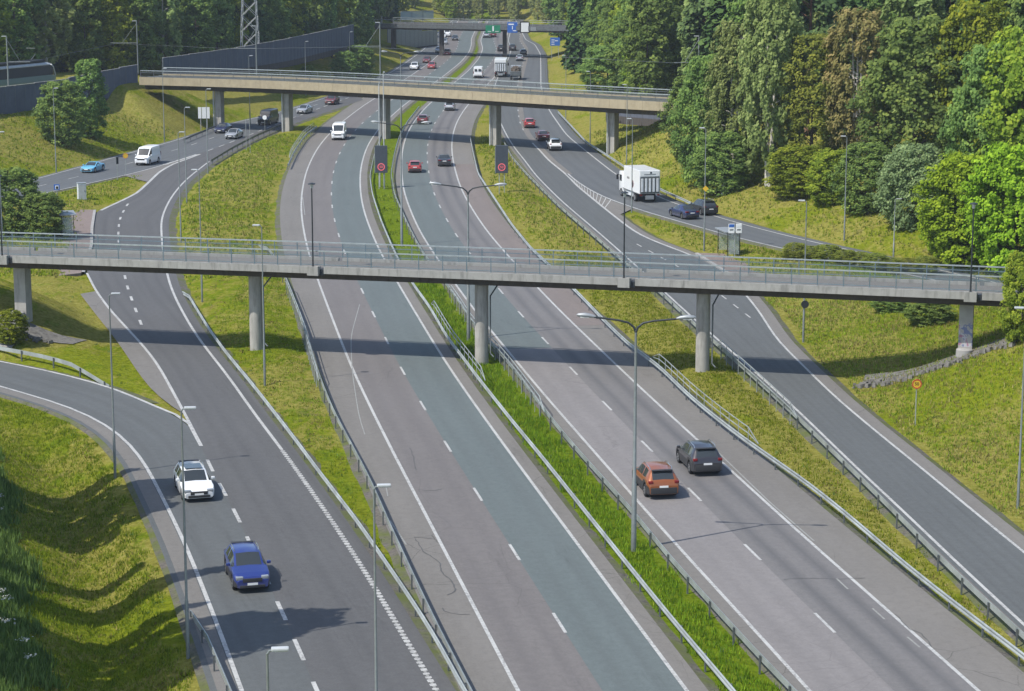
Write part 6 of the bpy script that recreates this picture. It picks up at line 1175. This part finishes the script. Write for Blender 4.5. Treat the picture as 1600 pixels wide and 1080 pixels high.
# ---------------------------------------------------------------- grass blades
def tufts(name, n_target, xa, xb, ya, yb, keep, hmin, hmax, mat, label, wd=.035, blades=4, lean=.35):
    """Scattered grass tufts, each a few thin triangles."""
    n = int(n_target); x = xa + (xb - xa) * RNG.random(n); y = ya + (yb - ya) * RNG.random(n); d = grid_sample(DIST, x, y); k = (d > 0.75) & keep(x, y, d) & (np.abs(x) < .28 * y + 8); x = x[k]; y = y[k]; n = len(x)
    z = grid_sample(HG, x, y) - .03; h = hmin + (hmax - hmin) * RNG.random(n); V = []; tint = np.clip(.5 + .25 * RNG.normal(size=n), 0, 1); T = []
    for b in range(blades):
        a = RNG.random(n) * 6.283; w = wd * (.7 + .6 * RNG.random(n)); ln = lean * h * (RNG.random(n) + .2); ox = .10 * RNG.normal(size=n); oy = .10 * RNG.normal(size=n); hh = h * (.6 + .5 * RNG.random(n)); a2 = RNG.random(n) * 6.283
        V.append(np.stack([np.c_[x + ox - np.cos(a) * w, y + oy - np.sin(a) * w, z], np.c_[x + ox + np.cos(a) * w, y + oy + np.sin(a) * w, z], np.c_[x + ox + np.cos(a2) * ln, y + oy + np.sin(a2) * ln, z + hh]], 1)); T.append(tint + .15 * RNG.normal(size=n))
    V = np.vstack(V).reshape(-1, 3); nt = len(V) // 3; me = bpy.data.meshes.new(name); me.vertices.add(len(V)); me.vertices.foreach_set('co', V.astype(np.float32).ravel()); me.loops.add(len(V)); me.loops.foreach_set('vertex_index', np.arange(len(V), dtype=np.int32)); me.polygons.add(nt); me.polygons.foreach_set('loop_start', (np.arange(nt) * 3).astype(np.int32)); me.update()
    a = me.attributes.new('tint', 'FLOAT', 'FACE'); a.data.foreach_set('value', np.clip(np.concatenate(T), 0, 1).astype(np.float32)); me.materials.append(mat); o = link(name, me); tag(o, label, 'grass', kind='stuff'); return o
in_med = lambda x, y: (x > x_at(LC, y)) & (x < x_at(RC, y)); in_isl = lambda x, y: (x > x_at(LRr, y)) & (x < x_at(LC, y)); in_isr = lambda x, y: (x > x_at(RC, y)) & (x < x_at(RRl, y)); r_near = lambda x, y: x > x_at(RRm, y); l_near = lambda x, y: x < x_at(MLl, y)
tufts('grass', 90000, -14, 22, 85, 200, lambda x, y, d: in_med(x, y), .16, .42, MAT['blade_lush'], 'tall lush green grass in the motorway median', .03)
tufts('grass', 14000, -14, 22, 85, 200, lambda x, y, d: in_med(x, y), .18, .46, MAT['blade_green'], 'paler grass stalks mixed into the motorway median', .03, 3)
tufts('grass', 60000, -24, 10, 85, 215, lambda x, y, d: in_isl(x, y) & (RNG.random(len(x)) < .8), .08, .24, MAT['blade_green'], 'short yellow-green grass between slip road and oncoming motorway', .035, 3)
tufts('grass', 60000, 5, 26, 85, 215, lambda x, y, d: in_isr(x, y), .08, .26, MAT['blade_green'], 'yellow-green grass between outgoing motorway and slip road', .035, 3)
tufts('grass', 30000, 18, 60, 85, 190, lambda x, y, d: r_near(x, y), .10, .32, MAT['blade_dry'], 'dry straw grass on the near right slope', .035, 3)
tufts('grass', 72000, 18, 60, 85, 205, lambda x, y, d: r_near(x, y), .10, .30, MAT['blade_green'], 'green grass on the near right slope', .035, 3)
tufts('grass', 90000, -36, -8, 84, 160, lambda x, y, d: l_near(x, y), .08, .26, MAT['blade_green'], 'mown green grass in the ditch at the lower left', .03, 3)
tufts('grass', 34000, -34, -14, 84, 135, lambda x, y, d: l_near(x, y) & (d > 6.6 + 1.2 * RNG.random(len(x)) ** 2 + .5 * np.sin(y * .45) + .3 * np.sin(y * 1.7)), .25, .75, MAT['blade_weed'], 'tall weeds on the bank at the lower left edge', .05, 5)
C_ = []
for k_ in range(150):
    x = -33 + 15 * RNG.random(); y = 90 + 34 * RNG.random(); d_ = float(grid_sample(DIST, x, y))
    if x > float(x_at(MLl, np.array(y))) or d_ < 7.2 or math.sin(x * 1.1 + y * .6) < .1: continue
    C_.append(np.array([x, y, gz(x, y) + .85 + .3 * RNG.random()]) + RNG.normal(size=(26, 3)) * (.16, .16, .035))
C_ = np.vstack(C_); um = link('flower_heads', leaf_mesh('flower_heads', C_, np.tile([0, 0, 1.0], (len(C_), 1)), .045, .8, .5 + .2 * RNG.normal(size=len(C_)), MAT['flower_white'])); tag(um, 'white flower heads of weeds on the bank at the lower left edge', 'flowers', kind='stuff')
tufts('grass', 60000, -75, 60, 200, 340, lambda x, y, d: (d > 1.2), .12, .40, MAT['blade_green'], 'distant green grass on the far slopes and islands', .07, 3)
tufts('grass', 30000, -75, 60, 200, 340, lambda x, y, d: (d > 2.5) & ~in_med(x, y), .12, .36, MAT['blade_dry'], 'distant dry grass on the far slopes and islands', .07, 3)
clump = lambda x, y, a, b, c: (np.sin(x * a + 1.3 * np.sin(y * .11)) * np.sin(y * b + 1.7 * np.sin(x * .5)) > c)
tufts('grass', 40000, -42, 27, 85, 260, lambda x, y, d: (in_isl(x, y) | in_isr(x, y)) & clump(x, y, 1.9, .33, .25), .06, .22, MAT['blade_dry'], 'straw-coloured mown grass lying in patches on both islands', .05, 3, .9)
tufts('grass', 16000, 18, 45, 95, 205, lambda x, y, d: r_near(x, y) & clump(x, y, .8, .5, .3), .12, .36, MAT['blade_dry'], 'dry patches of grass on the near right slope', .05, 3, .7)
tufts('grass', 9000, -36, -8, 84, 160, lambda x, y, d: l_near(x, y) & clump(x, y, 1.3, .6, .35), .08, .22, MAT['blade_dry'], 'straw patches in the ditch at the lower left', .05, 3, .8)
tufts('grass', 7000, -40, 30, 85, 220, lambda x, y, d: (d < 1.6) & clump(x, y, 2.3, .9, .0), .10, .30, MAT['blade_weed'], 'ragged weeds along the edges of the pavements', .04, 4, .5)
# loose stones along the slope paving under the footbridge
m = MB(); g = np.random.default_rng(5)
for k in range(420):
    s = (24.5 + 17 * g.random()) if k < 300 else (-48 + 12 * g.random()); q = br(s, (float(np.interp(s, [25, 32.2, 42], [2.0, .9, -.2])) if k < 300 else float(np.interp(s, [-49, -39, -34.5], [-.2, .8, 1.8]))) - 1.3 - 1.1 * g.random() * g.random() + .25 * g.normal()); r = .08 + .22 * g.random() ** 2; m.box((q[0], q[1], gz(q[0], q[1]) + .06 + r * .3), (r * 1.6, r * 1.2, r), rz=g.random() * 3, taper=.7)
tag(m.build('rubble_stones', MAT['rubble']), 'loose pale stones edging the paved slopes under the footbridge', 'stones', kind='stuff')
# ---------------------------------------------------------------- air
m = MB(); m.box((0, 480, 25.5), (1500, 1300, 60)); hz = m.build('haze', []); 
t = NT('haze_air'); t.t.nodes.remove(t.b); pv = t.n('ShaderNodeVolumePrincipled'); pv.inputs['Color'].default_value = (0.80, 0.88, 1.0, 1); pv.inputs['Density'].default_value = 0.00013; pv.inputs['Density Attribute'].default_value = ''; t.mat.cycles.homogeneous_volume = True; pv.inputs['Anisotropy'].default_value = 0.2; t.l(pv.outputs[0], t.out.inputs['Volume'])
hz.data.materials.append(t.mat); tag(hz, 'thin pale summer haze over the whole scene', 'haze', kind='stuff')
